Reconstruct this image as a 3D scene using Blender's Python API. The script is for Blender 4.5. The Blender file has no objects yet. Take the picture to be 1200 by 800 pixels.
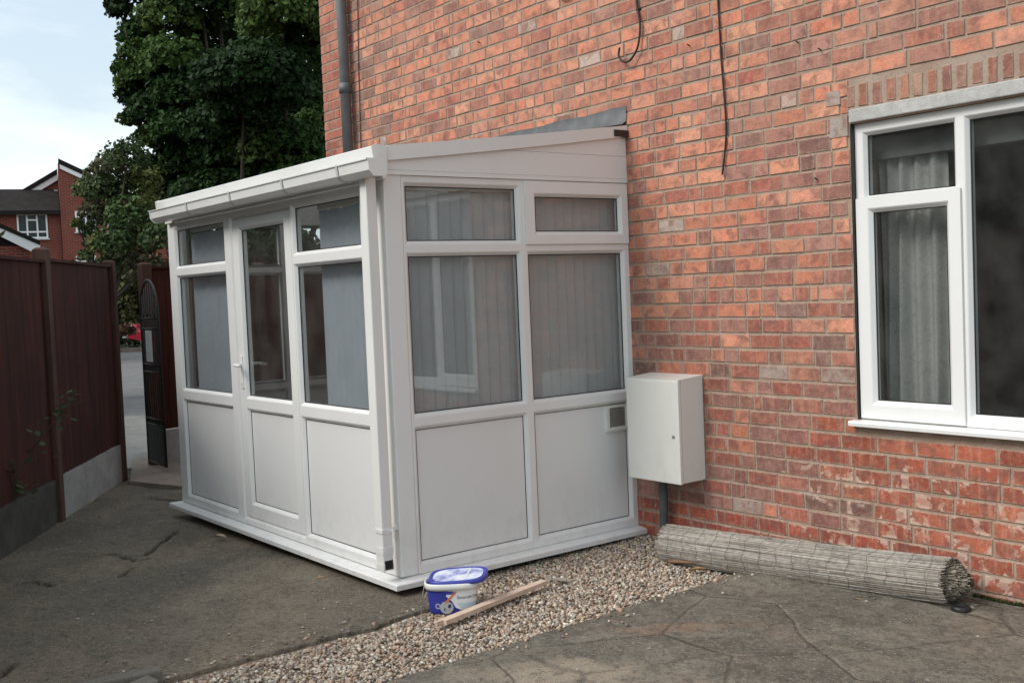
import bpy, bmesh, math, random
import numpy as np
from mathutils import Vector, Matrix
from mathutils.bvhtree import BVHTree
random.seed(7); rng = np.random.default_rng(7)
S = bpy.context.scene
COL = S.collection
PI = math.pi

# ------------------------------------------------------------------ camera
CR = np.array([0.60610385, 0.79429903, -0.04155928]); CU = np.array([-0.01190767, 0.06130619, 0.99804797]); CF = np.array([-0.79529638, 0.60442585, -0.04661617])
CP = np.array([5.398, -5.1295, 1.4971])
cam = bpy.data.cameras.new('camera'); co = bpy.data.objects.new('camera', cam); COL.objects.link(co)
cam.sensor_width = 36; cam.lens = 36 * 1276.15 / 1200; cam.clip_start = .05; cam.clip_end = 2000
co.matrix_world = Matrix([[CR[i], CU[i], -CF[i], CP[i]] for i in range(3)] + [[0, 0, 0, 1]])
S.camera = co
FH = np.array([CF[0], CF[1], 0]); FH /= np.linalg.norm(FH); RH = np.array([-FH[1], FH[0], 0]) * -1.0

def at_depth(u, v, d):
    """world point seen at (u, v) of a 1200 x 800 frame at depth d: used to survey the far buildings and trees"""
    return CP + d * (CF + CR * (u - 600) / 1276.15 - CU * (v - 400) / 1276.15)

def on_plane(u, v, z):
    d = CF + CR * (u - 600) / 1276.15 - CU * (v - 400) / 1276.15
    return CP + d * (z - CP[2]) / d[2]

# ------------------------------------------------------------------ helpers
def tag(o, label=None, cat=None, group=None, kind=None):
    if label: o['label'] = label
    if cat: o['category'] = cat
    if group: o['group'] = group
    if kind: o['kind'] = kind
    return o

def thing(name, label, cat, loc=(0, 0, 0), rz=0, group=None):
    o = bpy.data.objects.new(name, None); COL.objects.link(o)
    o.location = loc; o.rotation_euler = (0, 0, rz); o.empty_display_size = .1
    return tag(o, label, cat, group)

class MB:
    """collects polygons, then links them as one mesh object"""
    def __init__(s): s.v = []; s.f = []; s.m = []; s.sm = []
    def poly(s, pts, mi=0, smooth=False):
        n = len(s.v); s.v += [tuple(map(float, p)) for p in pts]; s.f.append(tuple(range(n, n + len(pts)))); s.m.append(mi); s.sm.append(smooth)
    def grid(s, rows, close_u=False, close_v=False, mi=0, smooth=True):
        n = len(s.v); R = len(rows); C = len(rows[0])
        for r in rows: s.v += [tuple(map(float, p)) for p in r]
        for i in range(R if close_v else R - 1):
            for j in range(C if close_u else C - 1):
                a = n + i * C + j; b = n + i * C + (j + 1) % C; i2 = (i + 1) % R
                s.f.append((a, b, n + i2 * C + (j + 1) % C, n + i2 * C + j)); s.m.append(mi); s.sm.append(smooth)
    def box(s, x0, x1, y0, y1, z0, z1, mi=0, bev=0.0):
        if bev > 0:
            bm = bmesh.new(); bmesh.ops.create_cube(bm, size=1)
            for v in bm.verts: v.co = Vector(((x0 + x1) / 2 + v.co.x * (x1 - x0), (y0 + y1) / 2 + v.co.y * (y1 - y0), (z0 + z1) / 2 + v.co.z * (z1 - z0)))
            bmesh.ops.bevel(bm, geom=bm.edges[:] , offset=bev, segments=2, affect='EDGES', profile=.5)
            s.add_bm(bm, mi); return
        p = [(x0, y0, z0), (x1, y0, z0), (x1, y1, z0), (x0, y1, z0), (x0, y0, z1), (x1, y0, z1), (x1, y1, z1), (x0, y1, z1)]
        n = len(s.v); s.v += p
        for f in ((0, 3, 2, 1), (4, 5, 6, 7), (0, 1, 5, 4), (1, 2, 6, 5), (2, 3, 7, 6), (3, 0, 4, 7)):
            s.f.append(tuple(n + i for i in f)); s.m.append(mi); s.sm.append(False)
    def add_bm(s, bm, mi=0, smooth=False):
        n = len(s.v); bm.verts.index_update()
        s.v += [tuple(v.co) for v in bm.verts]
        for f in bm.faces: s.f.append(tuple(n + v.index for v in f.verts)); s.m.append(mi); s.sm.append(smooth)
        bm.free()
    def tube(s, pts, r, n=8, mi=0, cap=True, closed=False):
        pts = [Vector(p) for p in pts]; rows = []
        rr = r if isinstance(r, (list, tuple)) else [r] * len(pts)
        up = None
        for i, p in enumerate(pts):
            a = pts[max(i - 1, 0)]; b = pts[min(i + 1, len(pts) - 1)]
            if closed: a = pts[i - 1]; b = pts[(i + 1) % len(pts)]
            t = (b - a).normalized()
            if up is None: up = Vector((0, 0, 1)) if abs(t.z) < .9 else Vector((1, 0, 0))
            x = t.cross(up).normalized(); up = x.cross(t).normalized()
            rows.append([p + (x * math.cos(2 * PI * k / n) + up * math.sin(2 * PI * k / n)) * rr[i] for k in range(n)])
        s.grid(rows, close_u=True, close_v=closed, mi=mi)
        if cap and not closed: s.poly(rows[0][::-1], mi); s.poly(rows[-1], mi)
    def prism(s, outline, axis, a, b, mi=0):
        """extrude a 2D outline along an axis"""
        def P(q, t):
            return {0: (t, q[0], q[1]), 1: (q[0], t, q[1]), 2: (q[0], q[1], t)}[axis]
        A = [P(q, a) for q in outline]; B = [P(q, b) for q in outline]
        s.poly(A[::-1], mi); s.poly(B, mi); n = len(outline)
        for i in range(n): s.poly([A[i], A[(i + 1) % n], B[(i + 1) % n], B[i]], mi)
    def build(s, name, mats, parent=None, fix=True):
        me = bpy.data.meshes.new(name); me.from_pydata(s.v, [], s.f)
        if not isinstance(mats, (list, tuple)): mats = [mats]
        for m in mats: me.materials.append(m)
        me.polygons.foreach_set('material_index', s.m); me.polygons.foreach_set('use_smooth', s.sm)
        if fix:
            bm = bmesh.new(); bm.from_mesh(me); bmesh.ops.remove_doubles(bm, verts=bm.verts, dist=1e-5)
            bmesh.ops.recalc_face_normals(bm, faces=bm.faces); bm.to_mesh(me); bm.free()
        me.update()
        o = bpy.data.objects.new(name, me); COL.objects.link(o)
        if parent is not None: o.parent = parent
        return o

def copy_tree(o, parent=None):
    c = o.copy(); COL.objects.link(c); c.parent = parent
    for ch in list(o.children): copy_tree(ch, c)
    return c

def raw_mesh(name, V, F, mat, parent=None, cols=None, smooth=False, n=4):
    """big numpy mesh of n-gons with an optional per-face colour"""
    me = bpy.data.meshes.new(name); V = np.asarray(V, np.float32); F = np.asarray(F, np.int32)
    me.vertices.add(len(V)); me.vertices.foreach_set('co', V.ravel())
    me.loops.add(F.size); me.loops.foreach_set('vertex_index', F.ravel())
    me.polygons.add(len(F)); me.polygons.foreach_set('loop_start', np.arange(0, F.size, n, dtype=np.int32)); me.polygons.foreach_set('loop_total', np.full(len(F), n, np.int32))
    me.polygons.foreach_set('use_smooth', np.full(len(F), smooth, bool))
    if cols is not None:
        a = me.attributes.new('tint', 'FLOAT_COLOR', 'FACE'); c = np.ones((len(F), 4), np.float32); c[:, :3] = cols; a.data.foreach_set('color', c.ravel())
    me.materials.append(mat); me.update(); me.validate()
    o = bpy.data.objects.new(name, me); COL.objects.link(o)
    if parent is not None: o.parent = parent
    return o

# ------------------------------------------------------------------ materials
class NT:
    def __init__(s, name):
        s.m = bpy.data.materials.new(name); s.m.use_nodes = True; s.t = s.m.node_tree; s.t.nodes.clear()
        s.out = s.n('ShaderNodeOutputMaterial'); s.b = s.n('ShaderNodeBsdfPrincipled'); s.l(s.b.outputs[0], s.out.inputs[0])
        s._tc = None
    def n(s, t, **k):
        x = s.t.nodes.new(t)
        for a, b in k.items(): setattr(x, a, b)
        return x
    def l(s, a, b): s.t.links.new(a, b)
    def co(s, which='Object'):
        if s._tc is None: s._tc = s.n('ShaderNodeTexCoord')
        return s._tc.outputs[which]
    def mapped(s, scale=(1, 1, 1), src=None):
        m = s.n('ShaderNodeMapping'); m.inputs['Scale'].default_value = scale; s.l(src or s.co(), m.inputs[0]); return m.outputs[0]
    def noise(s, scale, detail=4, rough=.55, vec=None, dist=0):
        x = s.n('ShaderNodeTexNoise'); x.inputs['Scale'].default_value = scale; x.inputs['Detail'].default_value = detail; x.inputs['Roughness'].default_value = rough; x.inputs['Distortion'].default_value = dist
        s.l(vec or s.co(), x.inputs['Vector']); return x.outputs['Fac']
    def ramp(s, fac, stops):
        r = s.n('ShaderNodeValToRGB'); e = r.color_ramp.elements
        while len(e) < len(stops): e.new(.5)
        for q, (p, c) in zip(e, stops):
            q.position = p; q.color = (c, c, c, 1) if isinstance(c, (int, float)) else (*c, 1)
        s.l(fac, r.inputs[0]); return r.outputs[0]
    def mix(s, fac, a, b, mode='MIX'):
        x = s.n('ShaderNodeMix', data_type='RGBA', blend_type=mode)
        for val, i in ((fac, 0), (a, 6), (b, 7)):
            if hasattr(val, 'links') or hasattr(val, 'is_linked'): s.l(val, x.inputs[i])
            elif isinstance(val, (int, float)): x.inputs[i].default_value = val
            else: x.inputs[i].default_value = (*val, 1)
        return x.outputs[2]
    def math(s, op, a, b=0.0, clamp=False):
        x = s.n('ShaderNodeMath', operation=op, use_clamp=clamp)
        for val, i in ((a, 0), (b, 1)):
            if hasattr(val, 'links'): s.l(val, x.inputs[i])
            else: x.inputs[i].default_value = val
        return x.outputs[0]
    def attr(s, name):
        a = s.n('ShaderNodeAttribute', attribute_name=name); return a
    def bump(s, h, strength=.3, dist=.01):
        x = s.n('ShaderNodeBump'); x.inputs['Strength'].default_value = strength; x.inputs['Distance'].default_value = dist
        s.l(h, x.inputs['Height']); s.l(x.outputs[0], s.b.inputs['Normal']); return x
    def base(s, c):
        if hasattr(c, 'links'): s.l(c, s.b.inputs['Base Color'])
        else: s.b.inputs['Base Color'].default_value = (*c, 1)
        return s
    def rough(s, r, spec=.5, metal=0):
        if hasattr(r, 'links'): s.l(r, s.b.inputs['Roughness'])
        else: s.b.inputs['Roughness'].default_value = r
        s.b.inputs['Specular IOR Level'].default_value = spec; s.b.inputs['Metallic'].default_value = metal; return s

def simple(name, c, rough=.6, var=.15, scale=12, bump=.05, spec=.4, metal=0, dist=.004):
    t = NT(name); n = t.noise(scale, 5)
    lo = tuple(x * (1 - var) for x in c); hi = tuple(min(1, x * (1 + var)) for x in c)
    t.base(t.ramp(n, [(.3, lo), (.7, hi)])).rough(rough, spec, metal)
    if bump: t.bump(t.noise(scale * 6, 4), bump, dist)
    return t.m

M = {}
def m_upvc(name, c=(.80, .80, .79), dirt=.10):
    t = NT(name)
    st = t.noise(3.0, 5, .6, t.mapped((1, 1, .35)))
    sp = t.noise(45, 3, .6)
    k = t.mix(t.ramp(st, [(.48, 0.0), (.75, dirt)]), c, (.45, .43, .38))
    k = t.mix(t.ramp(sp, [(.62, 0.0), (.75, dirt * .8)]), k, (.40, .37, .32))
    sx_ = t.n('ShaderNodeSeparateXYZ'); t.l(t.co(), sx_.inputs[0]); lz = t.n('ShaderNodeMapRange'); t.l(sx_.outputs[2], lz.inputs[0]); lz.inputs[1].default_value = .35; lz.inputs[2].default_value = -.18
    k = t.mix(t.math('MULTIPLY', t.ramp(t.noise(11, 6, .75, t.mapped((1, 1, .5))), [(.48, 0.0), (.72, .30)]), lz.outputs[0]), k, (.42, .37, .30))
    t.base(k).rough(t.ramp(t.noise(8, 4), [(.3, .28), (.7, .42)]), .45)
    t.bump(t.noise(2.2, 2), .06, .01)
    return t.m
M['upvc'] = m_upvc('white_upvc'); M['panel'] = m_upvc('white_panel', (.765, .765, .76), .035); M['gutter'] = m_upvc('gutter_upvc', (.80, .80, .78), .22)
M['boxplastic'] = m_upvc('meter_box_plastic', (.78, .775, .73), .10)
M['rubber'] = simple('rubber_gasket', (.018, .018, .019), .6, .1, 20, 0)
M['lead'] = simple('lead_flashing', (.115, .12, .122), .5, .3, 9, .15)
M['iron'] = simple('black_iron', (.022, .020, .019), .55, .4, 30, .3)
M['greypipe'] = simple('grey_pipe', (.15, .155, .16), .5, .25, 6, .05)
M['darkpipe'] = simple('dark_pipe', (.07, .08, .085), .45, .25, 8, .05)
M['cable'] = simple('black_cable', (.02, .018, .018), .5, .2, 20, 0)
M['paper'] = simple('white_paper', (.75, .75, .74), .7, .06, 30, 0)
M['bracket'] = simple('grey_bracket', (.55, .55, .54), .5, .1, 30, 0)
M['metal'] = simple('zinc_metal', (.5, .5, .48), .35, .15, 30, 0, metal=.8)
M['plaster'] = simple('interior_plaster', (.42, .42, .38), .8, .08, 4, .05)
M['dirtground'] = simple('bare_earth', (.09, .075, .06), .95, .35, 5, .6, dist=.02)
M['charcoal'] = simple('dark_plastic', (.02, .02, .021), .4, .2, 30, .1)
M['greenpaint'] = simple('dark_tiles', (.045, .042, .042), .8, .3, 3, .2)

def m_glass(name, refl=1.0, tint=(.93, .95, .95)):
    t = NT(name); t.t.nodes.remove(t.b)
    lw = t.n('ShaderNodeLayerWeight'); lw.inputs['Blend'].default_value = .5
    p = t.math('POWER', lw.outputs['Facing'], 5.0)
    f = t.math('ADD', t.math('MULTIPLY', p, .93 * refl), .055 * refl, True)
    tr = t.n('ShaderNodeBsdfTransparent'); tr.inputs[0].default_value = (*tint, 1)
    gl = t.n('ShaderNodeBsdfGlossy'); gl.inputs['Roughness'].default_value = .012; gl.inputs[0].default_value = (.95, .97, .97, 1)
    bp = t.n('ShaderNodeBump'); bp.inputs['Strength'].default_value = .02; bp.inputs['Distance'].default_value = .02; t.l(t.noise(1.6, 2), bp.inputs['Height']); t.l(bp.outputs[0], gl.inputs['Normal'])
    mx = t.n('ShaderNodeMixShader'); t.l(f, mx.inputs[0]); t.l(tr.outputs[0], mx.inputs[1]); t.l(gl.outputs[0], mx.inputs[2])
    # a faint film of dust on the outside
    df = t.n('ShaderNodeBsdfDiffuse'); df.inputs[0].default_value = (.5, .49, .46, 1)
    m2 = t.n('ShaderNodeMixShader'); t.l(t.ramp(t.noise(5, 5), [(.35, .012), (.75, .05)]), m2.inputs[0]); t.l(mx.outputs[0], m2.inputs[1]); t.l(df.outputs[0], m2.inputs[2])
    t.l(m2.outputs[0], t.out.inputs[0]); return t.m
M['glass'] = m_glass('window_glass')
M['farglass'] = simple('far_window_glass', (.03, .035, .038), .25, .3, 2, 0, spec=.3)

def m_fabric(name, c, trans=.25):
    t = NT(name); n = t.noise(220, 2, .5, t.mapped((1, 1, .15)))
    k = t.mix(t.ramp(t.noise(5, 4), [(.3, 0.0), (.7, .25)]), c, tuple(x * .75 for x in c))
    k = t.mix(t.ramp(n, [(.35, 0.0), (.7, .25)]), k, tuple(x * .7 for x in c))
    t.base(k).rough(.9, .1)
    tl = t.n('ShaderNodeBsdfTranslucent'); t.l(k, tl.inputs[0]); mx = t.n('ShaderNodeMixShader'); mx.inputs[0].default_value = trans
    t.l(t.b.outputs[0], mx.inputs[1]); t.l(tl.outputs[0], mx.inputs[2]); t.l(mx.outputs[0], t.out.inputs[0]); return t.m
M['blind_grey'] = m_fabric('grey_blind_fabric', (.62, .62, .63)); M['blind_blue'] = m_fabric('blue_grey_blind_fabric', (.54, .57, .63))

def m_curtain():
    t = NT('leaf_pattern_curtain'); v = t.n('ShaderNodeTexVoronoi'); v.inputs['Scale'].default_value = 9; t.l(t.mapped((1, 1, .7)), v.inputs['Vector'])
    n = t.noise(10, 3, .5, dist=2.0)
    k = t.mix(t.ramp(n, [(.47, 0.0), (.5, .4), (.53, 0.0)]), (.36, .355, .335), (.17, .17, .165))
    k = t.mix(t.ramp(v.outputs['Distance'], [(.1, .35), (.35, 0.0)]), k, (.25, .25, .235))
    t.base(k).rough(.9, .1); return t.m
M['curtain'] = m_curtain()

def m_brick():
    t = NT('weathered_brick'); a = t.attr('tint').outputs['Color']
    sep = t.n('ShaderNodeSeparateXYZ'); t.l(t.co(), sep.inputs[0])
    # mottling, vertical rain streaks, fine grain
    k = t.mix(t.ramp(t.noise(26, 5, .65), [(.44, 0.0), (.72, .50)]), a, (.56, .31, .21))
    k = t.mix(t.ramp(t.noise(11, 4, .6, dist=.6), [(.47, 0.0), (.62, .65)]), k, (.19, .09, .075))
    k = t.mix(t.ramp(t.noise(9, 3, .6, t.mapped((3.2, 1, .25))), [(.52, 0.0), (.70, .5)]), k, (.66, .32, .23))
    k = t.mix(t.ramp(t.noise(120, 3, .7), [(.45, 0.0), (.75, .5)]), k, (.14, .08, .065))
    # pale bloom and soot drifting over many bricks at once, paler high up
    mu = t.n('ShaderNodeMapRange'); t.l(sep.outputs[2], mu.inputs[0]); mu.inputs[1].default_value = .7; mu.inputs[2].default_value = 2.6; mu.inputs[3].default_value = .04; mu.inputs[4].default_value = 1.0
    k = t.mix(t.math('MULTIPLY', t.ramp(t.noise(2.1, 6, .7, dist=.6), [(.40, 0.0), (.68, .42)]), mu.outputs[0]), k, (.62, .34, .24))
    k = t.mix(t.ramp(t.noise(5.5, 6, .7, dist=.5), [(.50, 0.0), (.68, .55)]), k, (.20, .095, .078))
    # smeared mortar, thickest low on the wall near the window
    m1 = t.math('MULTIPLY', t.ramp(sep.outputs[0], [(.0, 0.0), (.12, 1.0)]), 1.0)
    mr = t.n('ShaderNodeMapRange'); t.l(sep.outputs[0], mr.inputs[0]); mr.inputs[1].default_value = 1.0; mr.inputs[2].default_value = 1.6
    mz = t.n('ShaderNodeMapRange'); t.l(sep.outputs[2], mz.inputs[0]); mz.inputs[1].default_value = .6; mz.inputs[2].default_value = .4
    band = t.math('MULTIPLY', mr.outputs[0], mz.outputs[0])
    thr = t.math('ADD', t.math('MULTIPLY', band, .145), t.noise(9.5, 5, .62, dist=.4))
    k = t.mix(t.math('MULTIPLY', t.ramp(thr, [(.69, 0.0), (.715, .95)]), t.math('MULTIPLY', t.math('SUBTRACT', .034, t.attr('edge').outputs['Fac']), 40.0, True)), k, (.58, .42, .335))
    ed = t.attr('edge').outputs['Fac']; rag = t.math('ADD', t.math('MULTIPLY', t.noise(36, 6, .75), .036), -.0138); rag = t.math('MINIMUM', rag, .0105)
    em_ = t.math('MULTIPLY', t.math('SUBTRACT', rag, ed), 260.0, True)
    mort = t.ramp(t.noise(7, 5), [(.3, (.32, .225, .170)), (.7, (.45, .33, .26))])
    k = t.mix(t.math('MULTIPLY', em_, .92), k, mort)
    t.base(k).rough(.88, .25)
    h = t.math('ADD', t.noise(60, 5, .7), t.math('MULTIPLY', t.noise(14, 4), .8))
    t.bump(h, .75, .006); return t.m
M['brick'] = m_brick()
def m_mortar():
    t = NT('lime_mortar'); k = t.ramp(t.noise(7, 5), [(.3, (.32, .225, .170)), (.7, (.45, .33, .26))])
    k = t.mix(t.ramp(t.noise(2.2, 4), [(.5, 0.0), (.72, .5)]), k, (.42, .37, .32))
    k = t.mix(t.ramp(t.noise(70, 3, .7), [(.5, 0.0), (.7, .5)]), k, (.18, .14, .11))
    t.base(k).rough(.95, .15); t.bump(t.noise(50, 5, .7), .6, .006); return t.m
M['mortar'] = m_mortar()
def m_concrete(name, a, b, c, scale=1.0, bump=.5, pock=.5):
    t = NT(name); k = t.ramp(t.noise(1.3 * scale, 6, .62), [(.32, a), (.5, b), (.68, c)])
    k = t.mix(t.ramp(t.noise(5 * scale, 6, .7), [(.4, 0.0), (.7, .55)]), k, tuple(x * .55 for x in a))
    k = t.mix(t.ramp(t.noise(55 * scale, 4, .7), [(.45, 0.0), (.72, pock)]), k, tuple(x * 1.7 for x in c))
    k = t.mix(t.ramp(t.noise(130 * scale, 3, .7), [(.5, 0.0), (.72, .6)]), k, tuple(x * .35 for x in a))
    t.base(k).rough(t.ramp(t.noise(3 * scale, 4), [(.3, .7), (.7, .95)]), .3)
    t.bump(t.math('ADD', t.noise(60 * scale, 6, .7), t.noise(9 * scale, 5, .6)), bump, .008); return t
M['lintel'] = m_concrete('pale_concrete', (.42, .42, .40), (.52, .51, .49), (.6, .59, .57), 3, .5, .25).m
M['gravelboard'] = m_concrete('gravel_board_concrete', (.30, .30, .29), (.38, .38, .37), (.44, .44, .43), 2, .3, .3).m
M['shadedboard'] = m_concrete('shaded_board_concrete', (.05, .047, .042), (.075, .07, .062), (.10, .093, .082), 2, .4, .3).m  # near boards: the shade at the fence foot is put into this colour
M['kerb'] = m_concrete('old_kerb_concrete', (.13, .12, .10), (.17, .155, .13), (.21, .195, .165), 3, .6, .4).m
M['asphalt'] = m_concrete('road_asphalt', (.15, .15, .15), (.18, .18, .18), (.2, .2, .2), 1, .3, .3).m
M['pavement'] = m_concrete('pavement_concrete', (.24, .23, .215), (.28, .27, .25), (.32, .31, .29), 1, .3, .3).m
M['pinkstep'] = m_concrete('pink_concrete', (.25, .20, .16), (.30, .24, .20), (.34, .28, .23), 2, .4, .3).m
def m_yard():
    t = m_concrete('yard_concrete', (.105, .092, .075), (.185, .152, .114), (.28, .225, .162), 1, 1.0, .4)
    k = t.b.inputs['Base Color'].links[0].from_socket
    k = t.mix(t.ramp(t.noise(.8, 4, .5), [(.50, 0.0), (.7, .6)]), k, (.075, .07, .064))
    k = t.mix(t.ramp(t.noise(2.6, 7, .75, dist=.7), [(.52, 0.0), (.62, .35)]), k, (.24, .21, .17))
    k = t.mix(t.ramp(t.noise(3.4, 7, .75, dist=.5), [(.53, 0.0), (.66, .45)]), k, (.06, .053, .045))
    k = t.mix(t.ramp(t.noise(22, 6, .8), [(.51, 0.0), (.60, .65)]), k, (.055, .05, .042))
    k = t.mix(t.ramp(t.noise(48, 5, .8), [(.53, 0.0), (.60, .75)]), k, (.27, .235, .185))
    k = t.mix(t.ramp(t.noise(190, 3, .7), [(.53, 0.0), (.62, .8)]), k, (.035, .031, .026))
    k = t.mix(t.ramp(t.noise(34, 2, .5), [(.70, 0.0), (.74, .8)]), k, (.34, .32, .28))
    c = t.attr('crack').outputs['Fac']
    k = t.mix(t.math('MULTIPLY', c, .95), k, (.012, .011, .010)); t.base(k); return t.m
M['yard'] = m_yard()
def m_patio():
    t = NT('stone_flags'); w = t.n('ShaderNodeTexNoise'); w.inputs['Scale'].default_value = 2.2; w.inputs['Detail'].default_value = 5; t.l(t.co(), w.inputs['Vector'])
    add = t.n('ShaderNodeVectorMath', operation='MULTIPLY_ADD'); t.l(w.outputs['Color'], add.inputs[0]); add.inputs[1].default_value = (.11, .11, 0); t.l(t.co(), add.inputs[2])
    flat = t.n('ShaderNodeMapping'); flat.inputs['Scale'].default_value = (1, 1, 0); t.l(add.outputs[0], flat.inputs[0])
    ve = t.n('ShaderNodeTexVoronoi', feature='DISTANCE_TO_EDGE'); ve.inputs['Scale'].default_value = 1.35; t.l(flat.outputs[0], ve.inputs['Vector'])
    vc = t.n('ShaderNodeTexVoronoi'); vc.inputs['Scale'].default_value = 1.35; t.l(flat.outputs[0], vc.inputs['Vector'])
    sp = t.n('ShaderNodeSeparateColor'); t.l(vc.outputs['Color'], sp.inputs[0])
    k = t.ramp(t.noise(1.6, 6, .65), [(.3, (.125, .114, .094)), (.5, (.195, .174, .14)), (.7, (.28, .243, .19))])
    k = t.mix(t.math('MULTIPLY', sp.outputs[0], .45), k, (.10, .095, .082))
    k = t.mix(t.ramp(t.noise(4, 7, .72, dist=.5), [(.45, 0.0), (.62, .7)]), k, (.075, .068, .057))
    k = t.mix(t.ramp(t.noise(1.1, 5, .6, dist=.6), [(.58, 0.0), (.70, .6)]), k, (.34, .25, .18))
    k = t.mix(t.ramp(t.noise(2.9, 7, .75, dist=.9), [(.54, 0.0), (.61, .55)]), k, (.30, .27, .22))
    k = t.mix(t.ramp(t.noise(24, 6, .75), [(.50, 0.0), (.64, .65)]), k, (.065, .058, .048))
    k = t.mix(t.ramp(t.noise(80, 4, .7), [(.48, 0.0), (.75, .5)]), k, (.30, .27, .22))
    k = t.mix(t.ramp(t.noise(40, 2, .5), [(.71, 0.0), (.75, .8)]), k, (.42, .40, .36))
    for (u, v, rx, ry, col, amt) in ((790, 736, .42, .11, (.27, .17, .115), .6), (665, 788, .38, .20, (.36, .30, .23), .85), (560, 790, .2, .12, (.30, .25, .19), .6), (1110, 660, .35, .06, (.30, .26, .2), .5)):
        p = on_plane(u, v, -.142); w2 = t.n('ShaderNodeTexNoise'); w2.inputs['Scale'].default_value = 5.0; w2.inputs['Detail'].default_value = 6; t.l(t.co(), w2.inputs['Vector'])
        ma = t.n('ShaderNodeVectorMath', operation='MULTIPLY_ADD'); t.l(w2.outputs['Color'], ma.inputs[0]); ma.inputs[1].default_value = (.34, .34, 0); t.l(t.co(), ma.inputs[2])
        mpp = t.n('ShaderNodeMapping', vector_type='TEXTURE'); mpp.inputs['Location'].default_value = (p[0] + .17, p[1] + .17, 0); mpp.inputs['Rotation'].default_value = (0, 0, math.atan2(RH[1], RH[0])); mpp.inputs['Scale'].default_value = (rx, ry, 1e3); t.l(ma.outputs[0], mpp.inputs[0])
        ln = t.n('ShaderNodeVectorMath', operation='LENGTH'); t.l(mpp.outputs[0], ln.inputs[0])
        k = t.mix(t.ramp(ln.outputs['Value'], [(.55, amt), (1.0, 0.0)]), k, col)
    k = t.mix(t.ramp(t.noise(17, 7, .82), [(.51, 0.0), (.59, .65)]), k, (.075, .066, .054))
    k = t.mix(t.ramp(t.noise(140, 3, .7), [(.50, 0.0), (.72, .6)]), k, (.05, .044, .036))
    k = t.mix(t.ramp(t.noise(52, 5, .8), [(.53, 0.0), (.60, .65)]), k, (.28, .25, .20))
    j = t.ramp(ve.outputs['Distance'], [(.004, 1.0), (.020, 0.0)])
    k = t.mix(t.math('MULTIPLY', t.math('MULTIPLY', j, t.ramp(t.noise(3, 3), [(.42, .0), (.6, .9)])), .6), k, (.06, .053, .043))
    t.base(k).rough(t.ramp(t.noise(4, 4), [(.35, .5), (.65, .85)]), .35)
    h = t.math('ADD', t.math('ADD', t.noise(50, 6, .7), t.math('MULTIPLY', t.noise(6, 5, .6), 1.4)), t.math('MULTIPLY', j, -.7))
    t.bump(h, .95, .012); return t.m
M['patio'] = m_patio()
def m_tint(name, rough=.85, var=.35, scale=60, bump=.3, trans=0, spec=.3):
    t = NT(name); a = t.attr('tint').outputs['Color']
    k = t.mix(t.ramp(t.noise(scale, 3), [(.35, 0.0), (.7, var)]), a, (.06, .05, .045)) if var else a
    t.base(k).rough(rough, spec)
    if bump: t.bump(t.noise(scale * 2, 3), bump, .003)
    if trans:
        tl = t.n('ShaderNodeBsdfTranslucent'); t.l(k, tl.inputs[0]); mx = t.n('ShaderNodeMixShader'); mx.inputs[0].default_value = trans
        t.l(t.b.outputs[0], mx.inputs[1]); t.l(tl.outputs[0], mx.inputs[2]); t.l(mx.outputs[0], t.out.inputs[0])
    return t.m
M['pebble'] = m_tint('pebble_stone'); M['leaf'] = m_tint('tree_leaf', .65, 0, 1, 0, .22, .18); M['reed'] = m_tint('grey_reed', .85, .4, 40, .2)
def m_fence(name, a, b):
    t = NT(name); g = t.noise(14, 5, .65, t.mapped((1, 1, .06))); k = t.ramp(g, [(.3, a), (.7, b)])
    k = t.mix(t.ramp(t.noise(1.4, 4), [(.5, 0.0), (.7, .5)]), k, tuple(x * .5 for x in a))
    t.base(k).rough(.8, .25); t.bump(g, .5, .006); return t.m
M['fence'] = m_fence('red_stained_boards', (.022, .0065, .0048), (.080, .021, .014)); M['post'] = m_fence('weathered_post', (.055, .026, .019), (.11, .062, .045)); M['batten'] = m_fence('sawn_pine', (.56, .41, .32), (.68, .54, .44))
M['cane'] = m_fence('bamboo_cane', (.24, .13, .07), (.34, .20, .11)); M['bark'] = m_fence('tree_bark', (.05, .04, .03), (.09, .075, .06))
def m_farbrick(name, c):
    t = NT(name); b = t.n('ShaderNodeTexBrick'); b.inputs['Scale'].default_value = 1.0; b.inputs['Brick Width'].default_value = .225; b.inputs['Row Height'].default_value = .075; b.inputs['Mortar Size'].default_value = .008
    b.inputs['Color1'].default_value = (*c, 1); b.inputs['Color2'].default_value = (*(x * .75 for x in c), 1); b.inputs['Mortar'].default_value = (.25, .17, .14, 1)
    mp = t.n('ShaderNodeMapping'); mp.inputs['Rotation'].default_value = (PI / 2, 0, 0); t.l(t.co(), mp.inputs[0]); t.l(mp.outputs[0], b.inputs['Vector'])
    t.base(t.mix(t.ramp(t.noise(.8, 4), [(.4, 0.0), (.7, .4)]), b.outputs['Color'], tuple(x * .7 for x in c))).rough(.9, .2); return t.m
M['farbrick'] = m_farbrick('far_red_brick', (.22, .050, .034)); M['rooftile'] = simple('dark_roof_tile', (.022, .019, .018), .9, .25, 2.5, .2, spec=.1)

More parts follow.
